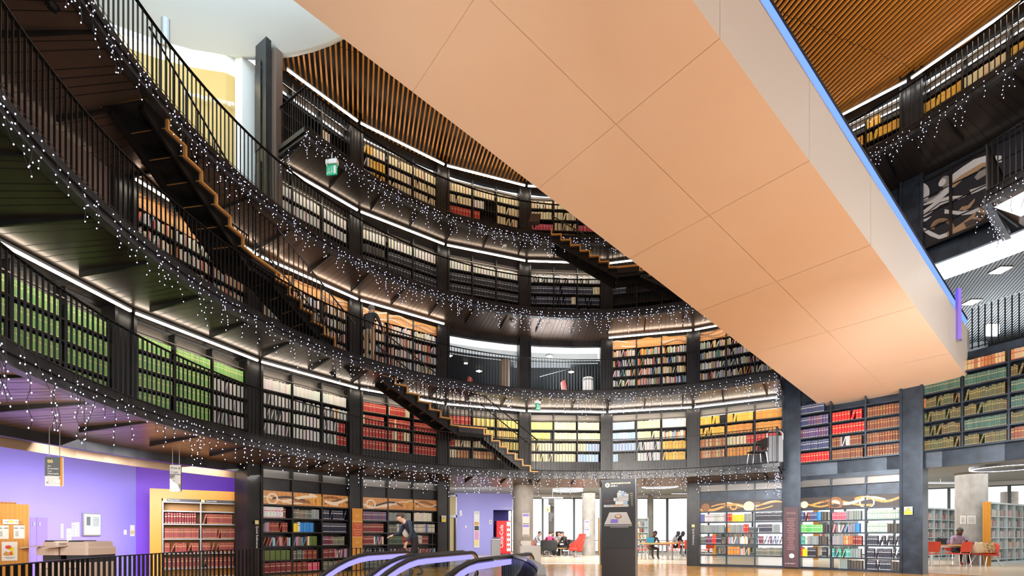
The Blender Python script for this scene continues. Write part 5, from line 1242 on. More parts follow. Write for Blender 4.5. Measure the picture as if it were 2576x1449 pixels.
for j in range(9): rect(m, .30, .61, 1.885 + j * .02, 1.889 + j * .02, -.009)
m.build('printed_text', TOTEM, t)
m = MB()
for u0, u1, z0, z1 in ((.24, .42, 1.764, 1.778), (.44, .5, 1.77, 1.785), (.42, .47, 1.905, 1.925)): rect(m, u0, u1, z0, z1, -.010)
m.build('amber_shading', INO, t)
m = MB()
for j in range(7): rect(m, .65 + .006 * (6 - j), .72, 1.77 + j * .045, 1.777 + j * .045)
m.build('printed_text', CREAMT, t)
text('you are here', .026, FT.p(.06, -.005, 1.875), uu, (0, 0, 1), REDPL, t)
m = MB(); rect(m, .01, TW - .02, 1.69, 1.694); m.build('divider', DARKPL, t)
m = MB(); m.quad(FT.p(.06, -.005, 1.33), FT.p(.70, -.005, 1.33), FT.p(.58, -.005, 1.61), FT.p(.18, -.005, 1.61)); m.build('floor_plan', BLD, t)
m = MB(); m.quad(FT.p(.06, -.005, 1.285), FT.p(.70, -.005, 1.285), FT.p(.70, -.005, 1.318), FT.p(.06, -.005, 1.318)); rect(m, .2, .62, 1.255, 1.275); m.build('plan_edge', GREYMET, t)
m = MB(); m.quad(*[FT.p(.385 + .08 * cos(2 * pi * j / 24), -.008, 1.515 + .05 * sin(2 * pi * j / 24)) for j in range(24)]); m.build('plan_rotunda', INB, t)
m = MB(); m.quad(*[FT.p(.385 + .062 * cos(2 * pi * j / 24), -.011, 1.52 + .036 * sin(2 * pi * j / 24)) for j in range(24)]); m.build('plan_rotunda_floor', INC, t)
m = MB(); m.quad(FT.p(.20, -.008, 1.36), FT.p(.38, -.008, 1.36), FT.p(.385, -.008, 1.45), FT.p(.22, -.008, 1.45)); m.build('plan_violet_room', PURPLE, t)

# display plinth with glass box
c = at(1334, 1420, 12.6); t = thing('display_plinth', 'white display plinth with a glass case beside the nearest concrete column', 'display case', (c.x, 12.6, 0))
m = MB(); m.cbox(c.x - .27, c.x + .27, 12.5, 12.95, 0, .80, .015); m.build('plinth', WHITE, t)
m = MB(); m.box(c.x - .25, c.x + .02, 12.53, 12.8, .80, .93); m.build('glass_case', GLASS, t); m = MB(); m.box(c.x - .15, c.x + .05, 12.49, 12.5, .55, .64); m.build('caption_plate', GREYMET, t); m = MB(); m.box(c.x + .0, c.x + .07, 12.488, 12.5, .38, .52); m.build('icon', SIGNGREY, t)

# panels and signs on the ring piers
def pier_frame(i, w): 
    a = ca(i); p = wpt(a, 10.60); fr = Fr(p, (cos(a), -sin(a))); return fr
fr = pier_frame(7, .46); t = thing('maroon_panel', 'maroon name panel on the pier between the two see-through bookcases', 'sign panel', (*fr.p(0, -.01, 0),))
m = MB(); m.fbox(fr, -.21, .21, -.03, -.005, .05, 1.98); m.build('board', MAROON, t); ux = (fr.u[0], fr.u[1], 0)
PINKP = mat('rose print', (.55, .30, .28), .5)
text("BIRMINGHAM'S", .036, fr.p(0, -.032, 1.80), ux, (0, 0, 1), PINKP, t, align='CENTER'); text('POET LAUREATES', .036, fr.p(0, -.032, 1.755), ux, (0, 0, 1), PINKP, t, align='CENTER')
m = MB()
for j in range(19): w = random.uniform(.06, .12); m.fbox(fr, -w, w, -.032, -.03, .62 + j * .055, .63 + j * .055); 
m.build('printed_text', PINKP, t)
m = MB(); disc(m, fr, 0.02, .42, .075, -.033, .0); m.build('round_logo', WHITE, t); text('Birmingham', .045, fr.p(-.1, -.033, .16), ux, (0, 0, 1), WHITE, t)
m = MB(); m.quad(fr.p(-.17, -.033, .185), fr.p(-.145, -.033, .15), fr.p(-.12, -.033, .185), fr.p(-.145, -.033, .175)); m.build('heart_logo', WHITE, t)
def warn(i, px0, px1, py0, py1, lab, dx=0.0):
    fr = pier_frame(i, .4); o = fr.p(0, 0, 0); p = on_plane((px0 + px1) / 2, py1, o, fr.u); u = (p.x - o[0]) * fr.u[0] + (p.y - o[1]) * fr.u[1]; q = on_plane(px0, py0, o, fr.u)
    w = (px1 - px0) * p.y / F / 2; h = q.z - p.z; t = thing('warning_sign', lab, 'sign', tuple(fr.p(u, -.01, p.z)), 'yellow warning signs')
    m = MB(); m.fbox(fr, u - w, u + w, -.02, -.012, p.z, p.z + h); m.build('plate', WHITE, t)
    m = MB(); m.fbox(fr, u - w * .94, u + w * .94, -.024, -.02, p.z + .012, p.z + h * .42); m.build('text_panel', YEL, t)
    m = MB(); m.quad(fr.p(u - w * .8, -.022, p.z + h * .46), fr.p(u + w * .8, -.022, p.z + h * .46), fr.p(u, -.022, p.z + h * .95)); m.build('triangle', DARKPL, t)
    m = MB(); m.quad(fr.p(u - w * .62, -.024, p.z + h * .5), fr.p(u + w * .62, -.024, p.z + h * .5), fr.p(u, -.024, p.z + h * .88)); m.build('triangle_fill', YEL, t)
    m = MB(); m.quad(fr.p(u - w * .3, -.026, p.z + h * .56), fr.p(u + w * .3, -.026, p.z + h * .66), fr.p(u + w * .3, -.026, p.z + h * .7), fr.p(u - w * .3, -.026, p.z + h * .6)); m.build('symbol', DARKPL, t)
warn(3, 1110, 1122, 1297, 1313, 'yellow triangle warning sign on the pier left of the lilac wall'); warn(8, 2277, 2294, 1275, 1295, 'yellow triangle warning sign on the pier left of the seated woman')
def quickref(i, du, z, lab):
    fr = pier_frame(i, .37); t = thing('pier_sign', lab, 'sign', tuple(fr.p(du, -.01, z)), 'quick reference signs')
    m = MB(); m.fbox(fr, du - .05, du + .05, -.008, -.002, z, z + .10); m.build('badge', GOLD, t)
    text('Quick Reference', .085, fr.p(du - .02, -.006, z - .04), (0, 0, -1), ux_ := (fr.u[0], fr.u[1], 0), WHITE, t)
quickref(1, .02, 1.36, 'gold badge and vertical Quick Reference lettering on the black pier by the timber index bookcase'); quickref(6, 0.0, 1.36, 'gold badge and vertical Quick Reference lettering on the pier right of the totem')
# orange book-spine banner on pier 2
fr = pier_frame(2, .37); t = thing('spine_banner', 'orange book-spine banner on the pier between the left ground-floor bookcases', 'banner', (*fr.p(0, -.02, 0),))
ORB = mat('orange banner', (.62, .27, .03), .5); m = MB(); m.fbox(fr, -.16, .17, -.03, -.01, 0.02, 1.90); m.build('board', ORB, t)
m = MB(); m.fbox(fr, -.15, .16, -.036, -.03, 1.04, 1.46); m.build('title_panel', mat('banner red', (.50, .08, .04), .5), t); ux = (fr.u[0], fr.u[1], 0)
for j, w in enumerate(('120 YEARS', 'OF', 'BIRMINGHAM', 'REFERENCE', 'LIBRARY')): text(w, .044, fr.p(.005, -.038, 1.385 - .075 * j), ux, (0, 0, 1), GOLD, t, align='CENTER')
for zc in (1.68, .86, .55, .25):
    m = MB()
    for k_ in range(8):
        a = k_ * pi / 4; m.quad(fr.p(.005 + .02 * cos(a + .3), -.034, zc + .02 * sin(a + .3)), fr.p(.005 + .09 * cos(a), -.034, zc + .075 * sin(a)), fr.p(.005 + .02 * cos(a - .3), -.034, zc + .02 * sin(a - .3)))
    m.build('ornament', GOLD, t)
m = MB()
for zc in (1.50, 1.02, .70, .40): m.fbox(fr, -.16, .17, -.036, -.03, zc, zc + .015)
m.build('raised_band', GOLD, t)
# exit signs, detectors, floodlight, socket
def exit_sign(px0, px1, py0, py1, Y, lab, zs, rz=0.0):
    a, b = at(px0, py1, Y), at(px1, py0, Y); L = b.x - a.x; fr = Fr((a.x, Y), (1, rz)); t = thing('exit_sign', lab, 'exit sign', (a.x, Y, a.z), 'green exit signs'); h = b.z - a.z
    GR = MATS.get('exit green') or mat('exit green', (.0, .30, .13), .4, emit=(0, .4, .18), es=.35)
    m = MB(); m.fbox(fr, 0, L, 0, .03, a.z, a.z + h * .68); m.build('panel', GR, t); m = MB(); m.fbox(fr, -.01, L + .01, -.03, .08, a.z + h * .7, b.z); m.build('housing', WHITE, t)
    m = MB(); m.tube([fr.p(L / 2, .02, b.z), fr.p(L / 2, .02, zs)], .01, 5); m.build('hanger', STEEL, t)
    m = MB(); c = .22 * L
    ribbon(m, fr, [(c, a.z + h * .45), (c + .02, a.z + h * .28)], .022, -.004); ribbon(m, fr, [(c - .05, a.z + h * .08), (c, a.z + h * .22), (c + .05, a.z + h * .1)], .012, -.004); disc(m, fr, c + .03, a.z + h * .54, .022, -.004); m.build('running_figure', WHITE, t)
    m = MB(); m.fbox(fr, L * .5, L * .54, -.004, 0, a.z + h * .2, a.z + h * .52); m.quad(fr.p(L * .44, -.004, a.z + h * .25), fr.p(L * .60, -.004, a.z + h * .25), fr.p(L * .52, -.004, a.z + h * .1)); m.build('arrow', WHITE, t)
    m = MB(); m.fbox(fr, L * .7, L * .9, -.004, 0, a.z + h * .08, a.z + h * .58); m.build('door_symbol', WHITE, t)
exit_sign(821, 849, 403, 441, 12.6, 'green running-man exit sign hanging under the top gallery at left', 11.0, -.15)
exit_sign(1349, 1362, 1007, 1031, 16.3, 'green exit sign under the second gallery left of the middle pier', 5.62, .9)
for px, py, zc, lab in ((1270, 620, 11.0, 'white smoke detector under the top gallery'), (1287, 817, 8.3, 'white smoke detector under the third gallery above the mesh opening'), (1279, 1020, 5.6, 'white smoke detector under the second gallery right of the lower stairs'), (131, 18, 8.3, 'small sprinkler rosette under the third gallery at upper left')):
    Y = (zc - EYE - .03) * F / (YH - py); c = at(px, py, Y); t = thing('smoke_detector', lab, 'smoke detector', (c.x, c.y, zc - .08), 'smoke detectors')
    m = MB(); m.lathe((c.x, c.y, zc - .08), [(.02, 0), (.05, .01), (.06, .05), (.07, .08)], 16); m.build('head', WHITE if py > 100 else BAR, t); m = MB(); m.lathe((c.x, c.y, zc - .01), [(.08, 0), (.08, .01)], 16); m.build('base', WHITE if py > 100 else BAR, t)
c = at(1345, 558, 16.2); t = thing('floodlight', 'dark box floodlight fixed on the top gallery edge', 'floodlight', tuple(c)); m = MB(); m.hexa([(c.x - .2, c.y - .2, c.z - .12), (c.x + .12, c.y - .2, c.z - .12), (c.x + .14, c.y, c.z - .12), (c.x - .18, c.y, c.z - .12), (c.x - .14, c.y - .2, c.z + .14), (c.x + .2, c.y - .2, c.z + .14), (c.x + .2, c.y, c.z + .14), (c.x - .14, c.y, c.z + .14)]); m.build('housing', mat('dark bronze', (.05, .03, .02), .5), t)
m = MB(); m.box(c.x - .03, c.x + .03, c.y, c.y + .25, c.z - .03, c.z + .03); m.build('bracket', BAR, t)
# ------------------------------------------------------------------ furniture
def chair_red(name='dining_chair'):
    t = thing(name, 'x', 'chair')
    m = MB(); m.hexa([(-.22, -.21, .43), (.22, -.21, .43), (.21, .20, .42), (-.21, .20, .42), (-.22, -.23, .455), (.22, -.23, .455), (.21, .22, .445), (-.21, .22, .445)]); m.build('seat', REDPL, t)
    m = MB(); n = 8; rings = []
    for z, y, w in ((.50, .215, .20), (.62, .235, .215), (.76, .26, .21), (.86, .28, .195)):
        rings.append([(w * (2 * j / n - 1), y - .03 * (1 - (2 * j / n - 1) ** 2) * -1, z) for j in range(n + 1)] + [(w * (1 - 2 * j / n), y + .02 + .03 * (1 - (1 - 2 * j / n) ** 2), z) for j in range(n + 1)])
    m.loft(rings); m.build('backrest', REDPL, t)
    for sx in (-1, 1):
        for sy in (-1, 1):
            m = MB(); m.tube([(sx * .19, sy * .17, .43), (sx * .22, sy * .22, 0)], .012, 6); m.build('leg', CHROME, t)
        m = MB(); m.tube([(sx * .19, .17, .43), (sx * .19, .24, .52)], .012, 6); m.build('back_strut', CHROME, t)
    return t
CH = chair_red(); KID = kids_of(CH); used = [False]
def put(proto, kid, flag, loc, rz, label, group):
    o = proto if not flag[0] else copy_tree(proto, kid); flag[0] = True
    o.location = loc; o.rotation_euler = (0, 0, rz); o['label'] = label; o['group'] = group; return o
RC = 'red dining chairs in the reading room'
X = lambda px, Y: (px - XC) / F * Y
put(CH, KID, used, (X(2413, 16.85), 16.85, 0), pi + .1, "red chair with its back to the camera at the seated woman's table", RC)
put(CH, KID, used, (X(2337, 17.0), 17.0, 0), pi - .25, "red chair at the left end of the seated woman's table", RC)
put(CH, KID, used, (X(1694, 21.3), 21.3, 0), -pi / 2 - .5, 'red chair at the right end of the laptop table', RC)
put(CH, KID, used, (X(1613, 21.6), 21.6, 0), pi / 2, 'red chair half hidden by the totem at the laptop table', RC)
put(CH, KID, used, (X(1728, 24.2), 24.2, 0), pi, 'red chair in front of the two women in head scarves', RC)
put(CH, KID, used, (X(1352, 25.5), 25.5, 0), pi / 2 - .4, 'red chair beside the nearest concrete column, by the windows', RC)
put(CH, KID, used, (X(1777, 21.5), 21.5, 0), pi + .3, 'red chair glimpsed left through the see-through bookcase', RC)
put(CH, KID, used, (X(1165, 17.5), 17.5, 5.89), -pi / 2 - .3, 'red chair behind the railing of the left mesh-ceiling opening', RC)
put(CH, KID, used, (X(1434, 17.9), 17.9, 5.89), pi / 2 + .3, 'red chair behind the railing of the right mesh-ceiling opening', RC)
def tbl(loc, rz, L, W, label):
    t = thing('reading_table', label, 'table', loc, 'reading tables', rz)
    m = MB(); m.cbox(-L / 2, L / 2, -W / 2, W / 2, .70, .74, .008); o = m.build('tabletop', TABLE, t, off=(0, 0, 0))
    for sx in (-1, 1):
        for sy in (-1, 1):
            m = MB(); m.box(sx * (L / 2 - .12) - .03, sx * (L / 2 - .12) + .03, sy * (W / 2 - .1) - .03, sy * (W / 2 - .1) + .03, 0, .70); m.build('leg', STEEL, t, off=(0, 0, 0))
    m = MB(); m.box(-L / 2 + .12, L / 2 - .12, -.02, .02, .64, .70); m.build('apron', STEEL, t, off=(0, 0, 0)); return t
tbl((X(2383, 17.45), 17.45, 0), .05, 2.05, .8, 'oak reading table where the woman with the phone sits')
tbl((X(1652, 21.9), 21.9, 0), .02, 1.45, .8, 'oak reading table with the blue laptop right of the totem')
tbl((X(1692, 25.0), 25.0, 0), .02, 1.5, .8, 'oak reading table of the two women in head scarves')
tbl((X(1402, 26.8), 26.8, 0), 0, 1.7, .8, 'oak reading table by the windows left of the slim column')
# low round table, armchairs
c = (X(1411, 25.2), 25.2); t = thing('coffee_table', 'low round timber coffee table between the armchairs', 'table', (*c, 0))
m = MB(); m.cyl(c, .32, .40, .43, 24); m.build('tabletop', TABLE, t); m = MB(); m.cyl(c, .03, .03, .40, 10); m.build('stem', STEEL, t); m = MB(); m.cyl(c, .2, 0, .03, 20); m.build('base', STEEL, t)
def armchair(loc, rz, fabric, label, high):
    t = thing('armchair', label, 'armchair', loc, None, rz); O = (0, 0, 0)
    m = MB(); m.loft([[(.33 * cos(a), .30 * sin(a) - .02, z) for a in [2 * pi * j / 20 for j in range(20)]] for z in (.34,)] + [[(.37 * cos(a), .34 * sin(a) - .02, .40) for a in [2 * pi * j / 20 for j in range(20)]], [(.35 * cos(a), .32 * sin(a) - .02, .46) for a in [2 * pi * j / 20 for j in range(20)]]]); m.build('seat', fabric, t, off=O, smooth=True)
    prof = ((.30, .37, .30), (.45, .40, .33), (.62, .42, .36), (.80, .40, .40)) + (((.98, .36, .44), (1.12, .33, .47), (1.17, .27, .48)) if high else ((.84, .34, .41),))
    m = MB(); rings = []; n = 16
    for z, w, yb in prof:
        sp = 1.0 if z < .66 else (.62 if high else .95)
        if high and z > .9: sp = .5
        A = [pi / 2 + (j / n - .5) * 2 * (1.9 * sp) for j in range(n + 1)]
        out_ = [(w * 1.05 * cos(a), (yb) * sin(a) + (0.0 if z < .66 else (z - .66) * .22), z) for a in A]
        inn = [((w - .05) * 1.05 * cos(a), (yb - .05) * sin(a) + (0.0 if z < .66 else (z - .66) * .22), z) for a in reversed(A)]
        rings.append(out_ + inn)
    m.loft(rings); m.build('shell_back', fabric, t, off=O, smooth=True)
    m = MB(); m.cyl((0, -.02), .025, .05, .36, 10); m.build('pedestal', CHROME, t, off=O)
    for j in range(4):
        a = pi / 4 + j * pi / 2; m = MB(); m.tube([(0, -.02, .07), (.32 * cos(a), .32 * sin(a) - .02, .02)], .016, 6); m.build('leg', CHROME, t, off=O)
    return t
armchair((X(1448, 23.9), 23.9, 0), -pi / 2 + .45, RED, 'red high-backed swivel armchair by the concrete column', True)
armchair((X(1381, 24.6), 24.6, 0), pi - .2, CHAR, 'charcoal tub armchair with its back to the camera', False)
armchair((X(1431, 25.7), 25.7, 0), -pi / 2 + .2, CHAR, 'charcoal tub armchair behind the red swivel armchair', False)
# red shell chair with bags
c = (X(2478, 17.0), 17.0); t = thing('shell_chair', 'red shell armchair loaded with bags beside the concrete column', 'chair', (*c, 0), None, -pi / 2 + .15); O = (0, 0, 0)
m = MB(); m.hexa([(-.26, -.24, .40), (.26, -.24, .40), (.24, .24, .36), (-.24, .24, .36), (-.28, -.27, .44), (.28, -.27, .44), (.27, .25, .41), (-.27, .25, .41)]); m.build('seat', RED, t, off=O)
m = MB(); rings = []
for z, w, y in ((.38, .26, .24), (.55, .28, .29), (.72, .25, .33), (.82, .14, .35)): rings.append([(-w, y - .10, z), (0, y, z), (w, y - .10, z), (w, y - .07, z), (0, y + .035, z), (-w, y - .07, z)])
m.loft(rings); m.build('backrest', RED, t, off=O, smooth=True)
for sx in (-1, 1):
    for sy in (-1, 1): m = MB(); m.tube([(sx * .18, sy * .14, .40), (sx * .26, sy * .33, 0)], .016, 6); m.build('leg', STEEL, t, off=O)
def bag(loc, sc, mm, label, strap=True, spots=None, cat='bag'):
    t = thing('bag', label, cat, loc); m = MB(); n = 20; x, y, z = loc; rings = []; sq = lambda v: (abs(v) ** .55) * (1 if v > 0 else -1)
    for f, w in ((0, .92), (.05, 1.0), (.35, 1.04), (.65, .95), (.85, .86), (.97, .8)): rings.append([(x + sc[0] * w * sq(cos(2 * pi * j / n)), y + sc[1] * w * (1 - .55 * f) * sq(sin(2 * pi * j / n)), z + sc[2] * (f + (.07 * sin(4 * pi * j / n + 1) if f > .8 else 0))) for j in range(n)])
    m.loft(rings); m.build('body', mm, t, smooth=True)
    if strap: m = MB(); m.tube([(x - sc[0] * .4 + sc[0] * .8 * j / 8, y, z + sc[2] * (.9 + .25 * sin(pi * j / 8))) for j in range(9)], .008, 5); m.build('handle', mm, t)
    return t
BAGP = mat('patterned cloth', (.75, .50, .06), .7, noise=(14, (.10, .06, .2)))
bag((X(2484, 17.0), 16.95, .46), (.20, .13, .36), BAGP, 'yellow and blue patterned bag on the red shell armchair')
bag((X(2462, 17.0), 17.0, .46), (.15, .13, .38), mat('tan paper bag', (.62, .47, .30), .8), 'tan bag standing at the front of the red shell armchair', False)
bag((X(2369, 17.4), 17.4, .741), (.19, .1, .26), mat('black leather', (.02, .02, .02), .4), 'black handbag on the table left of the woman')
bag((X(2437, 17.2), 17.2, .741), (.24, .13, .10), mat('navy cloth', (.02, .025, .06), .7), 'folded navy coat on the table right of the woman', False, cat='coat')
c = (X(2384, 17.3), 17.3); t = thing('paper_cup', 'blue cup on the table beside the black handbag', 'cup', (*c, .741)); m = MB(); m.lathe((*c, .741), [(.035, 0), (.045, .13), (.04, .13), (.035, .02)], 14); m.build('body', mat('blue cup', (.2, .25, .6), .4), t); m = MB(); m.lathe((*c, .87), [(.046, 0), (.046, .008)], 14); m.build('rim', WHITE, t)
# laptop
c = (X(1635, 21.75), 21.75); t = thing('laptop', 'bright blue laptop open on the table right of the totem', 'laptop', (*c, .741)); m = MB(); m.box(c[0] - .17, c[0] + .17, c[1], c[1] + .24, .741, .76); m.build('keyboard_base', GREYMET, t)
m = MB(); m.hexa([(c[0] - .18, c[1] - .02, .755), (c[0] + .18, c[1] - .02, .755), (c[0] + .18, c[1], .76), (c[0] - .18, c[1], .76), (c[0] - .18, c[1] - .08, .98), (c[0] + .18, c[1] - .08, .98), (c[0] + .18, c[1] - .06, .98), (c[0] - .18, c[1] - .06, .98)]); m.build('lid', mat('laptop blue', (.03, .30, .50), .3), t)
# trolley and chair on the first gallery
c = (X(1950, 14.75), 14.75); t = thing('book_trolley', 'pale grey metal book trolley at the right end of the first gallery', 'trolley', (*c, 3.2)); x, y = c
m = MB(); m.cbox(x - .25, x + .25, y, y + .03, 3.32, 4.12, .01); m.build('end_panel', GREYMET, t)
m = MB(); m.tube([(x - .24, y + .015, 4.0), (x - .24, y + .015, 4.18), (x - .17, y + .015, 4.26), (x + .17, y + .015, 4.26), (x + .24, y + .015, 4.18), (x + .24, y + .015, 4.0)], .02, 8); m.build('handle', STEEL, t)
for z in (3.35, 3.7, 4.05): m = MB(); m.box(x - .24, x + .24, y + .03, y + .8, z, z + .02); m.build('shelf', GREYMET, t)
for sx in (-.2, .2): m = MB(); m.cyl((x + sx, y + .08), .05, 3.2, 3.32, 10); m.build('caster', RUBBER, t)
c = (X(1905, 14.9), 14.9); t = thing('stacking_chair', 'grey metal-framed chair beside the grey book trolley', 'chair', (*c, 3.2)); x, y = c
m = MB(); m.box(x - .22, x + .22, y - .2, y + .2, 3.62, 3.66); m.build('seat', DARKPL, t); m = MB(); m.box(x + .2, x + .24, y - .2, y + .2, 3.75, 4.05); m.build('backrest', DARKPL, t)
for sx in (-1, 1):
    for sy in (-1, 1): m = MB(); m.tube([(x + sx * .18, y + sy * .17, 3.63), (x + sx * .24, y + sy * .2, 3.2)], .014, 6); m.build('leg', STEEL, t)

# ------------------------------------------------------------------ people
def lerp(a, b, t): return tuple(x + (y - x) * t for x, y in zip(a, b))
def person(label, loc, rz, pose, top, leg, skin, hair, hairstyle='short', sleeve=True, shoes=None, extra=None, scale=1.0, group=None):
    """one continuous skinned body; local axes: the figure faces -y"""
    J = {}
    if pose.get('sit'):
        pz = .50; J['pelvis'] = (0, .10, pz); fw = pose.get('lean', .05)
        J['spine'] = (0, .10 - fw * .3, pz + .20); J['chest'] = (0, .09 - fw, pz + .40); J['neck'] = (0, .07 - fw * 1.4, pz + .555)
        J['head'] = (0, .05 - fw * 1.7 - pose.get('nod', 0) * .8, pz + .665 - pose.get('nod', 0) * .3); J['crown'] = (0, .05 - fw * 1.7 - pose.get('nod', 0), pz + .765 - pose.get('nod', 0) * .5)
        for s, n in ((-1, 'l'), (1, 'r')):
            J['hip' + n] = (s * .10, .08, pz - .02); J['knee' + n] = (s * .13, -.36, .48); J['ankle' + n] = (s * .12, -.34 + pose.get('tuck', 0), .09); J['toe' + n] = (s * .13, -.50 + pose.get('tuck', 0), .045)
    else:
        pz = .93; fw = pose.get('lean', 0.0); J['pelvis'] = (0, 0, pz); J['spine'] = (0, -fw * .3, pz + .2); J['chest'] = (0, -fw, pz + .40); J['neck'] = (0, -fw * 1.4, pz + .555 - fw * .3); J['head'] = (0, -.02 - fw * 1.8, pz + .665 - fw * .5); J['crown'] = (0, -.02 - fw * 1.95, pz + .765 - fw * .6)
        st = pose.get('stride', 0)
        for s, n in ((-1, 'l'), (1, 'r')):
            J['hip' + n] = (s * .09, 0, pz - .03); J['knee' + n] = (s * .10, -.03 - s * st * .5, .50); J['ankle' + n] = (s * .10, .02 - s * st, .09); J['toe' + n] = (s * .12, -.14 - s * st, .045)
    cx_, cy_, cz_ = J['chest']
    for s, n in ((-1, 'l'), (1, 'r')):
        J['sh' + n] = (s * .175, cy_ + .01, cz_ + .085)
        arms = pose.get('arm' + n) or ((.245, .03, -.20), (.25, -.08, -.43))
        e, w = arms; J['el' + n] = (s * e[0], cy_ + e[1], cz_ + e[2]); J['wr' + n] = (s * w[0], cy_ + w[1], cz_ + w[2])
        d = Vector(J['wr' + n]) - Vector(J['el' + n]); d.normalize(); J['palm' + n] = tuple(Vector(J['wr' + n]) + d * .085)
    V = []; Rr = []; E_ = []; idx = {}; bones = []
    def vert(p, r):
        V.append(p); Rr.append(r); return len(V) - 1
    RAD = dict(pelvis=.135, spine=.125, chest=.145, neck=.055, head=.092, crown=.07)
    for n in 'lr': RAD.update({'hip' + n: .095, 'knee' + n: .062, 'ankle' + n: .042, 'toe' + n: .035, 'sh' + n: .065, 'el' + n: .043, 'wr' + n: .03, 'palm' + n: .03})
    for k_ in J: idx[k_] = vert(J[k_], RAD[k_])
    def bone(a, b, reg): E_.append((idx[a], idx[b])); bones.append((J[a], J[b], reg))
    for a, b, reg in (('pelvis', 'spine', 'top'), ('spine', 'chest', 'top'), ('chest', 'neck', 'top'), ('neck', 'head', 'skin'), ('head', 'crown', 'skin')): bone(a, b, reg)
    bones[2] = (J['chest'], lerp(J['chest'], J['neck'], .75), 'top'); bones.append((lerp(J['chest'], J['neck'], .9), J['neck'], 'skin'))
    for n in 'lr':
        bone('pelvis', 'hip' + n, 'leg'); bone('hip' + n, 'knee' + n, 'leg'); bone('knee' + n, 'ankle' + n, 'leg'); bone('ankle' + n, 'toe' + n, 'shoe')
        bone('chest', 'sh' + n, 'top'); bone('sh' + n, 'el' + n, 'top'); bone('el' + n, 'wr' + n, 'top' if sleeve else 'skin'); bone('wr' + n, 'palm' + n, 'skin')
        d = (Vector(J['palm' + n]) - Vector(J['wr' + n])).normalized(); side = d.cross(Vector((0, 0, 1))) if abs(d.z) < .8 else Vector((0, 1, 0)); side = (side - d * side.dot(d)).normalized(); nrm = d.cross(side)
        p0_ = Vector(J['palm' + n])
        for f, (off, ln) in enumerate(((-.027, .062), (-.009, .075), (.009, .07), (.027, .052))):
            a_ = vert(tuple(p0_ + side * off + d * .02), .010); b_ = vert(tuple(p0_ + side * off + d * (.02 + ln * .55) + nrm * .008), .0085); c_ = vert(tuple(p0_ + side * off + d * (.02 + ln * .9) + nrm * .028), .0075)
            E_.extend([(idx['palm' + n], a_), (a_, b_), (b_, c_)]); bones.append((V[a_], V[c_], 'skin'))
        w0 = Vector(J['wr' + n]).lerp(p0_, .45); a_ = vert(tuple(w0 - side * .035), .011); b_ = vert(tuple(w0 - side * .055 + d * .03 + nrm * .01), .009); c_ = vert(tuple(w0 - side * .055 + d * .055 + nrm * .02), .008)
        E_.extend([(idx['wr' + n], a_), (a_, b_), (b_, c_)]); bones.append((V[a_], V[c_], 'skin'))
    hd = (Vector(J['crown']) - Vector(J['head'])).normalized(); fwd = Vector((0, -1, 0)); fwd = (fwd - hd * fwd.dot(hd)).normalized(); rt = fwd.cross(hd)
    H0 = Vector(J['head']) + hd * .035
    for p, r_ in ((H0 + fwd * .098 - hd * .01, .012), (H0 + rt * .088 - hd * .005, .014), (H0 - rt * .088 - hd * .005, .014), (H0 + fwd * .062 - hd * .085, .035)):
        i_ = vert(tuple(p), r_); E_.append((idx['head'], i_)); bones.append((V[i_], V[i_], 'skin'))
    me = bpy.data.meshes.new('body'); me.from_pydata(V, E_, []); ob = bpy.data.objects.new('tmp', me); COL.objects.link(ob)
    md = ob.modifiers.new('s', 'SKIN'); md.use_smooth_shade = True; sv = me.skin_vertices[0].data
    for i_, r_ in enumerate(Rr): sv[i_].radius = (r_, r_ * (.78 if i_ == idx['chest'] or i_ == idx['spine'] else 1.0)); sv[i_].use_root = (i_ == idx['pelvis'])
    sb = ob.modifiers.new('b', 'SUBSURF'); sb.levels = 1; sb.render_levels = 1
    bpy.context.view_layer.update(); dg = bpy.context.evaluated_depsgraph_get(); nm = bpy.data.meshes.new_from_object(ob.evaluated_get(dg)); bpy.data.objects.remove(ob)
    nm.materials.clear(); mats_ = dict(top=0, leg=1, skin=2, shoe=3)
    for mm in (top, leg, skin, shoes or RUBBER): nm.materials.append(mm)
    B = [(Vector(a), Vector(b), mats_[r_]) for a, b, r_ in bones]; mi = []
    for p in nm.polygons:
        c = p.center; best = 9e9; bi = 0
        for a, b, r_ in B:
            ab = b - a; t_ = 0 if ab.length_squared < 1e-9 else min(1, max(0, (c - a).dot(ab) / ab.length_squared)); d2 = (c - a - ab * t_).length_squared
            if d2 < best: best = d2; bi = r_
        mi.append(bi)
    nm.polygons.foreach_set('material_index', mi); nm.polygons.foreach_set('use_smooth', [True] * len(mi)); nm.update()
    t = thing('person', label, 'person', loc, group, rz); t.scale = (scale,) * 3
    b = link('body', nm, t)
    hm = MB(); n = 14; rings = []
    for th, rr_ in ((.12, 1.0), (.35, 1.0), (.6, 1.0), (.85, 1.0), (1.12, 1.0), (1.38, 1.0), (1.65, .97), (1.9, .9)):
        r_ = .100 * sin(th * 1.02) * rr_ ; zz_ = .108 * cos(th * 1.02); rings.append([tuple(H0 + hd * (zz_ + .012) + rt * (r_ * cos(2 * pi * j / n)) + fwd * (r_ * 1.06 * sin(2 * pi * j / n) * (1 if sin(2 * pi * j / n) < .1 or th < 1.2 else .15) - .012)) for j in range(n)])
    if hairstyle in ('scarf', 'long'):
        for dz, r_ in ((-.04, .104), (-.10, .100), (-.16, .125)): rings.append([tuple(H0 + hd * dz + rt * (r_ * cos(2 * pi * j / n)) + fwd * (r_ * sin(2 * pi * j / n) * .8 - .035)) for j in range(n)])
    hm.loft(list(reversed(rings))); hm.build('head_scarf' if hairstyle == 'scarf' else 'cap' if hairstyle == 'cap' else 'hair', hair, t, off=(0, 0, 0), smooth=True)
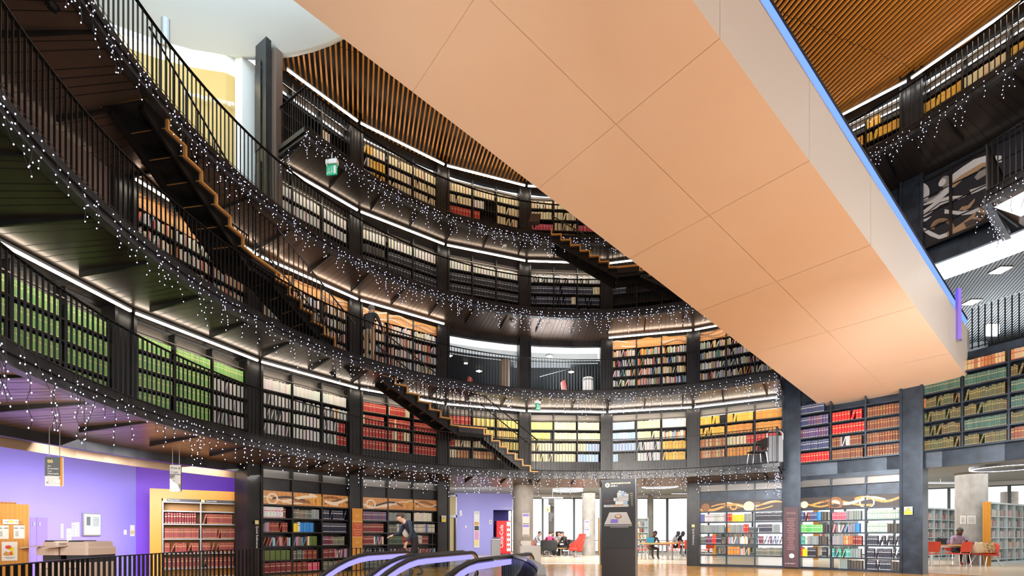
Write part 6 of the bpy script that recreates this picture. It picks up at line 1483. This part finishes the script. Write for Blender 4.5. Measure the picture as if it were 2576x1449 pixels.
    for s in (-1, 1):
        q = MB(); q.ball(H0 + rt * (s * .036) + fwd * .087 + hd * .012, .010, 6, 4); q.build('eye', DARKPL, t, off=(0, 0, 0))
    q = MB(); q.tube([H0 + fwd * .088 - hd * .052 + rt * (.026 * (j - 2) / 2) for j in range(5)], .005, 5); q.build('mouth', MATS['banner red'], t, off=(0, 0, 0))
    if extra: extra(t, J, H0, hd, fwd, rt)
    return t
cl = lambda n, c: MATS.get(n) or mat(n, c, .8)
NAVY = cl('navy jacket', (.02, .03, .055)); DARKJ = cl('dark grey jacket', (.03, .03, .032)); BEIGET = cl('beige trousers', (.42, .30, .19)); BLKT = cl('black trousers', (.015, .015, .018)); PINKT = mat('pink patterned top', (.50, .28, .32), .8, noise=(30, (.18, .22, .42))); GREYT = cl('grey top', (.34, .35, .37)); HAIRB = cl('black hair', (.012, .01, .01)); HAIRBR = cl('brown hair', (.06, .035, .02)); WHT = cl('white shirt', (.7, .7, .7)); MAG = cl('magenta top', (.45, .05, .15)); DSCARF = cl('dark scarf', (.06, .06, .075)); REDSH = cl('red shoes', (.45, .03, .03)); JEAN = cl('blue jeans', (.07, .1, .2)); CAPG = cl('grey cap', (.22, .21, .2)); OLIVE = cl('dark olive coat', (.05, .045, .035))
person('man in dark jacket and beige trousers standing at the second gallery railing', (-4.02, 13.62, 5.9), pi - .3, {'lean': .06, 'arml': ((.25, -.10, -.16), (.2, -.3, -.24)), 'armr': ((.25, -.10, -.16), (.2, -.3, -.24))}, DARKJ, BEIGET, SKIN2, CAPG, 'cap')
def wbag(t, J, *_):
    q = MB(); q.ball((-.26, -.12, 1.18), .15, 10, 7, sc=(.7, 1, 1.25)); q.build('white_sleeve_bundle', WHT, t, off=(0, 0, 0), smooth=True)
person('person in navy coat with a white bundle walking past the left bookcases', (-2.5, 12.45, 0), -pi / 2 + .5, {'lean': .20, 'stride': .22, 'arml': ((.24, -.12, -.2), (.2, -.32, -.26))}, NAVY, BLKT, SKIN2, HAIRBR, extra=wbag)
def specs(t, J, H0, hd, fwd, rt):
    for s in (-1, 1):
        q = MB(); q.tube([H0 + rt * (s * .036 + .024 * cos(2 * pi * j / 10)) + fwd * .098 + hd * (.012 + .02 * sin(2 * pi * j / 10)) for j in range(11)], .003, 4); q.build('glasses_rim', DARKPL, t, off=(0, 0, 0))
    q = MB(); q.tube([H0 + rt * (.090 * cos(a)) + fwd * (.094 * sin(a) - .02) + hd * (.060 + .012 * sin(a)) for a in [2 * pi * j / 18 for j in range(19)]], .009, 5); q.build('headband', GREYMET, t, off=(0, 0, 0))
WX_, WYY = X(2414, 17.75), 17.78
person('woman in a pink patterned top sitting at the table, looking at her phone', (WX_, WYY, 0), -.25, {'sit': 1, 'lean': .05, 'nod': .04, 'tuck': .05, 'arml': ((.25, -.10, -.19), (.05, -.30, -.16)), 'armr': ((.25, -.10, -.19), (.05, -.30, -.15))}, PINKT, BLKT, SKIN1, HAIRB, sleeve=False, shoes=REDSH, extra=specs, scale=1.04)
t = thing('phone', 'dark phone in the hands of the seated woman', 'phone', (WX_ - .09, WYY - .33, .80)); m = MB(); m.hexa([(WX_ - .13, WYY - .36, .78), (WX_ - .05, WYY - .36, .78), (WX_ - .05, WYY - .35, .78), (WX_ - .13, WYY - .35, .78), (WX_ - .13, WYY - .42, .90), (WX_ - .05, WYY - .42, .90), (WX_ - .05, WYY - .41, .90), (WX_ - .13, WYY - .41, .90)]); m.build('case', DARKPL, t)
put(CH, KID, used, (WX_, WYY + .12, 0), -.25, 'red chair underneath the seated woman with the phone', RC)
SITD = {'sit': 1, 'lean': .14, 'nod': .03, 'arml': ((.24, -.14, -.19), (.1, -.33, -.17)), 'armr': ((.24, -.14, -.19), (.1, -.33, -.17))}
person('person in dark olive coat bowed over the blue laptop', (X(1640, 22.5), 22.45, 0), .1, {**SITD, 'lean': .2, 'nod': .08}, OLIVE, OLIVE, SKIN1, HAIRB)
person('woman in grey top and dark head scarf, nearer the window column', (X(1697, 25.6), 25.65, 0), 1.2, SITD, GREYT, BLKT, SKIN1, DSCARF, 'scarf')
person('woman in black top and dark head scarf, sitting right of another', (X(1709, 26.0), 26.05, 0), 1.2, SITD, BLKT, BLKT, SKIN1, DSCARF, 'scarf')
person('man in dark jacket leaning forward in the charcoal armchair', (X(1425, 25.6), 25.55, 0), -1.3, {**SITD, 'lean': .24, 'nod': .06}, DARKJ, BLKT, SKIN2, HAIRB)
person('person in magenta top sitting in the charcoal tub armchair', (X(1383, 24.6), 24.72, 0), pi - .3, SITD, MAG, BLKT, SKIN2, HAIRBR)
person('man in dark top at the left end of the window table', (X(1381, 26.9), 26.95, 0), .9, SITD, DARKJ, JEAN, SKIN2, HAIRB)
person('person in white shirt behind the window table', (X(1401, 27.2), 27.25, 0), 0.0, SITD, WHT, JEAN, SKIN1, HAIRB)
person('person in brown top at the right end of the window table', (X(1421, 26.9), 26.95, 0), -.9, SITD, cl('brown top', (.30, .17, .09)), BLKT, SKIN2, HAIRBR)
person('person sitting far left by the windows beside the nearest concrete column', (X(1349, 26.0), 26.1, 0), 1.2, SITD, GREYT, BLKT, SKIN2, HAIRBR)
for px, Y, rz, lab in ((1640, 22.5, .1, 'chair underneath the person with the laptop'), (1697, 25.65, 1.2, 'red chair of the woman in grey top and scarf'), (1709, 26.05, 1.2, 'red chair of the woman in black top and scarf'), (1381, 26.95, .9, 'red chair of the man left at the window table'), (1401, 27.3, 0, 'red chair of the person in white shirt'), (1421, 26.95, -.9, 'red chair of the person in brown top')):
    put(CH, KID, used, (X(px, Y), Y + .06, 0), rz, lab, RC)

# ------------------------------------------------------------------ books: the 300 that show largest are things, the rest one mass
for b in BOOKS:
    fr, u, n, z, t, h = b[1:7]; p = fr.p(u + t / 2, n, z); b[0] = b[15] * t * h * (F / max(1, p[1])) ** 2 if b[15] and abs(p[0] / max(.1, p[1])) < 1.03 else 0
order = sorted(range(len(BOOKS)), key=lambda i_: -BOOKS[i_][0]); big = set(order[:300])
NAMES = {(-1, 6): 'left see-through bookcase', (-1, 7): 'right see-through bookcase', (-1, 1): 'ground binder bookcase', (-1, 2): 'maroon ground bookcase', (0, 7): 'travelator bookcase', (0, 8): 'dull green bookcase', (0, 6): 'trolley bookcase', (-2, 0): 'timber index bookcase', (0, -1): 'nearest green bookcase', (0, 0): 'second green bookcase'}
SEC = ['left', 'middle', 'right']
ORD = 'first second third fourth fifth sixth seventh eighth ninth tenth eleventh twelfth thirteenth fourteenth fifteenth sixteenth seventeenth eighteenth nineteenth twentieth twenty-first twenty-second twenty-third twenty-fourth twenty-fifth twenty-sixth twenty-seventh twenty-eighth'.split()
ROWN = ['lowest', 'second-lowest', 'third-lowest', 'fourth-lowest', 'fifth-lowest', 'sixth-lowest', 'top']
CN = dict(grn='green', gry='grey', red='red', brd='bright red', crm='cream', blu='pale blue', org='orange', amb='amber', law='tan', nvy='navy', prp='plum', brn='brown', olv='dull olive', dgr='dark green', blk='black', nav='navy-black', mix='mixed', wmx='pale', lib='library', mar='maroon', mbk='dark red', gra='grey', mgz='grey file', wbn='white and red binder', ylw='yellow', tnd='dark', bgr='bright green', gwt='white-green', pnk='pink-red', tea='teal', blf='bright blue', drk='black', stp='striped', gsp='leaf green', lsp='leaning', orf='orange file', drd='maroon', yel='yellow', pal='pale')
rest = MB(); cache = {}
def book_geo(m, fr, u, n, z, t, h, d, lean, c, band, ind):
    o = lambda a, b_, zz: fr.p(u + a + lean * (zz / h), n + b_, z + zz)
    for a0, a1, b0, b1, z0, z1, k_ in ((0, t, 0, d, 0, h, 0),):
        m.hexa([o(a0, b0, z0), o(a1, b0, z0), o(a1, b1, z0), o(a0, b1, z0), o(a0, b0, z1), o(a1, b0, z1), o(a1, b1, z1), o(a0, b1, z1)], 0, c)
    if band:
        for z0, z1 in ((.06, .12), (.62, .70), (.86, .885)): m.quad(o(.08 * t, -.002, h * z0), o(.92 * t, -.002, h * z0), o(.92 * t, -.002, h * z1), o(.08 * t, -.002, h * z1), m=ind, c=band)
for i_, b in enumerate(BOOKS):
    sc, fr, u, n, z, t, h, d, lean, c, band, st, where, row, num, vis = b
    if i_ not in big: book_geo(rest, fr, u, n, z, t, h, d, lean, c, band, 0); continue
    m = MB(); loc = fr.p(u, n, z)
    # cover boards round a page block, rounded spine
    T = min(.004, t * .12); o = lambda a, b_, zz: fr.p(u + a + lean * (zz / h), n + b_, z + zz)
    sp = [(0, .012), (t * .12, .003), (t * .5, 0), (t * .88, .003), (t, .012), (t, d), (t - T, d), (t - T, .016), (T, .016), (T, d), (0, d)]
    m.loft([[o(a, b_, zz) for a, b_ in sp] for zz in (0, h)], 0)
    pb = [(T, .016), (t - T, .016), (t - T, d - .006), (T, d - .006)]; m.hexa([o(a, b_, zz) for zz in (.004, h - .005) for a, b_ in pb], 1)
    mats_ = [BOOKC, PAGES]
    if band:
        bm_ = cache.setdefault(band, None) or mat('spine print %d' % len(cache), band, .4, .2); cache[band] = bm_; mats_.append(bm_)
        for z0, z1 in ((.06, .12), (.62, .70), (.86, .885)): m.quad(o(.15 * t, -.0005, h * z0), o(.85 * t, -.0005, h * z0), o(.85 * t, -.0005, h * z1), o(.15 * t, -.0005, h * z1), m=2)
    ob = link('book', m.mesh('book', mats_, loc), None, loc); ob.color = (*c, 1)
    key = (where[0], where[1]); s = SEC[where[2]]
    if where[0] == -2: s = ('left', 'right')[where[2]]
    tag(ob, '%s book, %s from left, %s shelf, %s section, %s' % (CN.get(st, st), ORD[min(num - 1, 27)], ROWN[row], s, NAMES.get(key, 'wall bookcase')), 'book', 'books on the rotunda shelves')
ob = rest.build('books', BOOKA); tag(ob, 'the many further books filling the rotunda shelves on all galleries', 'books', 'books on the rotunda shelves', 'stuff')

# ------------------------------------------------------------------ light and camera
def area(name, loc, tgt, size, power, color, sy=None, spread=None):
    l = bpy.data.lights.new(name, 'AREA'); l.energy = power; l.color = color; l.size = size
    if sy: l.shape = 'RECTANGLE'; l.size_y = sy
    if spread: l.spread = spread
    o = bpy.data.objects.new(name, l); COL.objects.link(o); o.location = loc; o.rotation_euler = (Vector(tgt) - Vector(loc)).to_track_quat('-Z', 'Y').to_euler(); return o
area('travelator_fill', (1.5, 6.0, .25), (4.5, 9.0, 8), 5.0, 230, (1.0, .84, .70))  # added lamp, brightens the travelator underside from below
area('side_fill', (11.5, 4.0, 3.0), (7.5, 9.0, 7.5), 3.5, 560, (1.0, .95, .92))
area('rotunda_fill', (2.0, -3.0, 5.0), (2.0, 12.0, 5.0), 7.0, 560, (1.0, .93, .86))
area('ceiling_fill', (8.0, 7.5, 11.4), (8.0, 8.5, 14), 5.0, 130, (1.0, .78, .5))  # added warm fill in mid-air, brightens the right-hand slats
area('ceiling_fill_left', (-1.0, 10.5, 10.0), (0.0, 12.5, 14), 4.0, 180, (1.0, .78, .5))  # added warm fill for the left slats, no fixture there
area('copy_room_light', (-7.9, 9.5, 2.75), (-9.8, 10.9, 1.0), 2.0, 190, (.93, .93, 1.0), spread=2.1)
area('copy_room_light_2', (-7.6, 12.4, 3.0), (-8.6, 13.4, .8), 1.8, 60, (1.0, .93, .85))
area('reading_room_light', (4.0, 22.5, 3.35), (4.0, 22.5, 0), 7.0, 650, (1.0, .98, .95))
area('reading_room_light_2', (15.5, 19.0, 3.35), (15.5, 19.0, 0), 6.0, 330, (1.0, .98, .96))
area('lilac_wall_light', (-2.0, 23.5, 3.2), (-1.8, 26.9, 1.6), 2.5, 90, (1.0, .96, .98))
area('amber_lounge_light', (-7.5, 10.6, 13.2), (-8.8, 12.9, 11), 2.0, 45, (1.0, .93, .72))
area('mural_fill', (8.6, 9.0, 9.6), (12.2, 12.2, 9.8), 1.5, 70, (1.0, .97, .95))  # added lamp in mid-air that brightens the mural
area('right_shelf_fill', (8.2, 9.5, 3.0), (11.8, 13.2, 4.2), 2.5, 110, (.95, .97, 1.0))  # added fill for the shelves on the right
area('upper_right_room', (15.5, 15.5, 6.6), (15.0, 15.0, 8), 3.0, 110, (.92, .97, 1.0))
area('mesh_room_light', (.8, 20.5, 6.2), (.8, 20.0, 8), 4.0, 50, (.9, .95, 1.0))
area('ground_case_fill', (5.0, 9.0, 3.6), (8.8, 14.0, .4), 2.5, 260, (.95, .97, 1.0), spread=1.9)  # added fill aimed at the ground-floor cases and the floor before them
area('middle_gallery_fill', (1.6, 9.0, 3.9), (2.6, 17.5, 4.3), 2.5, 170, (1.0, .94, .86), spread=1.2)  # added fill that lifts the dim lower book rows
area('opening_light', (1.2, 18.6, 6.9), (1.2, 16.4, 8.4), 2.2, 70, (.93, .97, 1.0))
area('soffit_fill_left', (-6.6, 7.6, 1.1), (-6.9, 7.6, 3), 2.0, 55, (1.0, .88, .8))  # added lamp below the gallery, brightens its soffit
area('copy_front_fill', (-6.6, 6.2, 2.6), (-8.2, 8.4, 1.0), 1.5, 40, (1.0, .95, .9))  # added fill on the front of the copy room
area('left_gallery_fill', (-.5, 4.5, 3.6), (-7.0, 8.0, 4.8), 2.0, 130, (1.0, .97, .9))  # added fill for the green volumes at the left
area('left_case_fill', (-3.0, 11.0, 2.6), (-4.3, 14.0, 1.2), 2.0, 50, (1.0, .95, .9))  # added fill for the left ground-floor cases
w = bpy.data.worlds.new('overcast sky'); SC.world = w; w.use_nodes = True; nt = w.node_tree; bg = nt.nodes['Background']
sky = nt.nodes.new('ShaderNodeTexSky'); sky.sky_type = 'HOSEK_WILKIE'; sky.turbidity = 9; sky.ground_albedo = .6; sky.sun_direction = (.3, -.4, .86)
mx = nt.nodes.new('ShaderNodeMix'); mx.data_type = 'RGBA'; mx.inputs[0].default_value = .9; mx.inputs[7].default_value = (1, 1, 1, 1)
nt.links.new(sky.outputs[0], mx.inputs[6]); nt.links.new(mx.outputs[2], bg.inputs[0]); bg.inputs[1].default_value = 1.6
cam = bpy.data.cameras.new('camera'); co = bpy.data.objects.new('camera', cam); COL.objects.link(co)
co.location = (0, 0, EYE); co.rotation_euler = (pi / 2, 0, 0); cam.sensor_width = 36; cam.lens = F / 2576 * 36; cam.shift_y = (YH - 724.5) / 2576; cam.clip_start = .05; cam.clip_end = 300
SC.camera = co
SC.view_settings.view_transform = 'Standard'; SC.view_settings.look = 'None'; SC.view_settings.exposure = 0.0
cy = SC.cycles; cy.use_adaptive_sampling = True; cy.adaptive_threshold = .1; cy.max_bounces = 4; cy.diffuse_bounces = 2; cy.glossy_bounces = 2; cy.transparent_max_bounces = 8; cy.transmission_bounces = 4; cy.sample_clamp_indirect = 4.0; cy.caustics_reflective = False; cy.caustics_refractive = False; cy.use_denoising = True
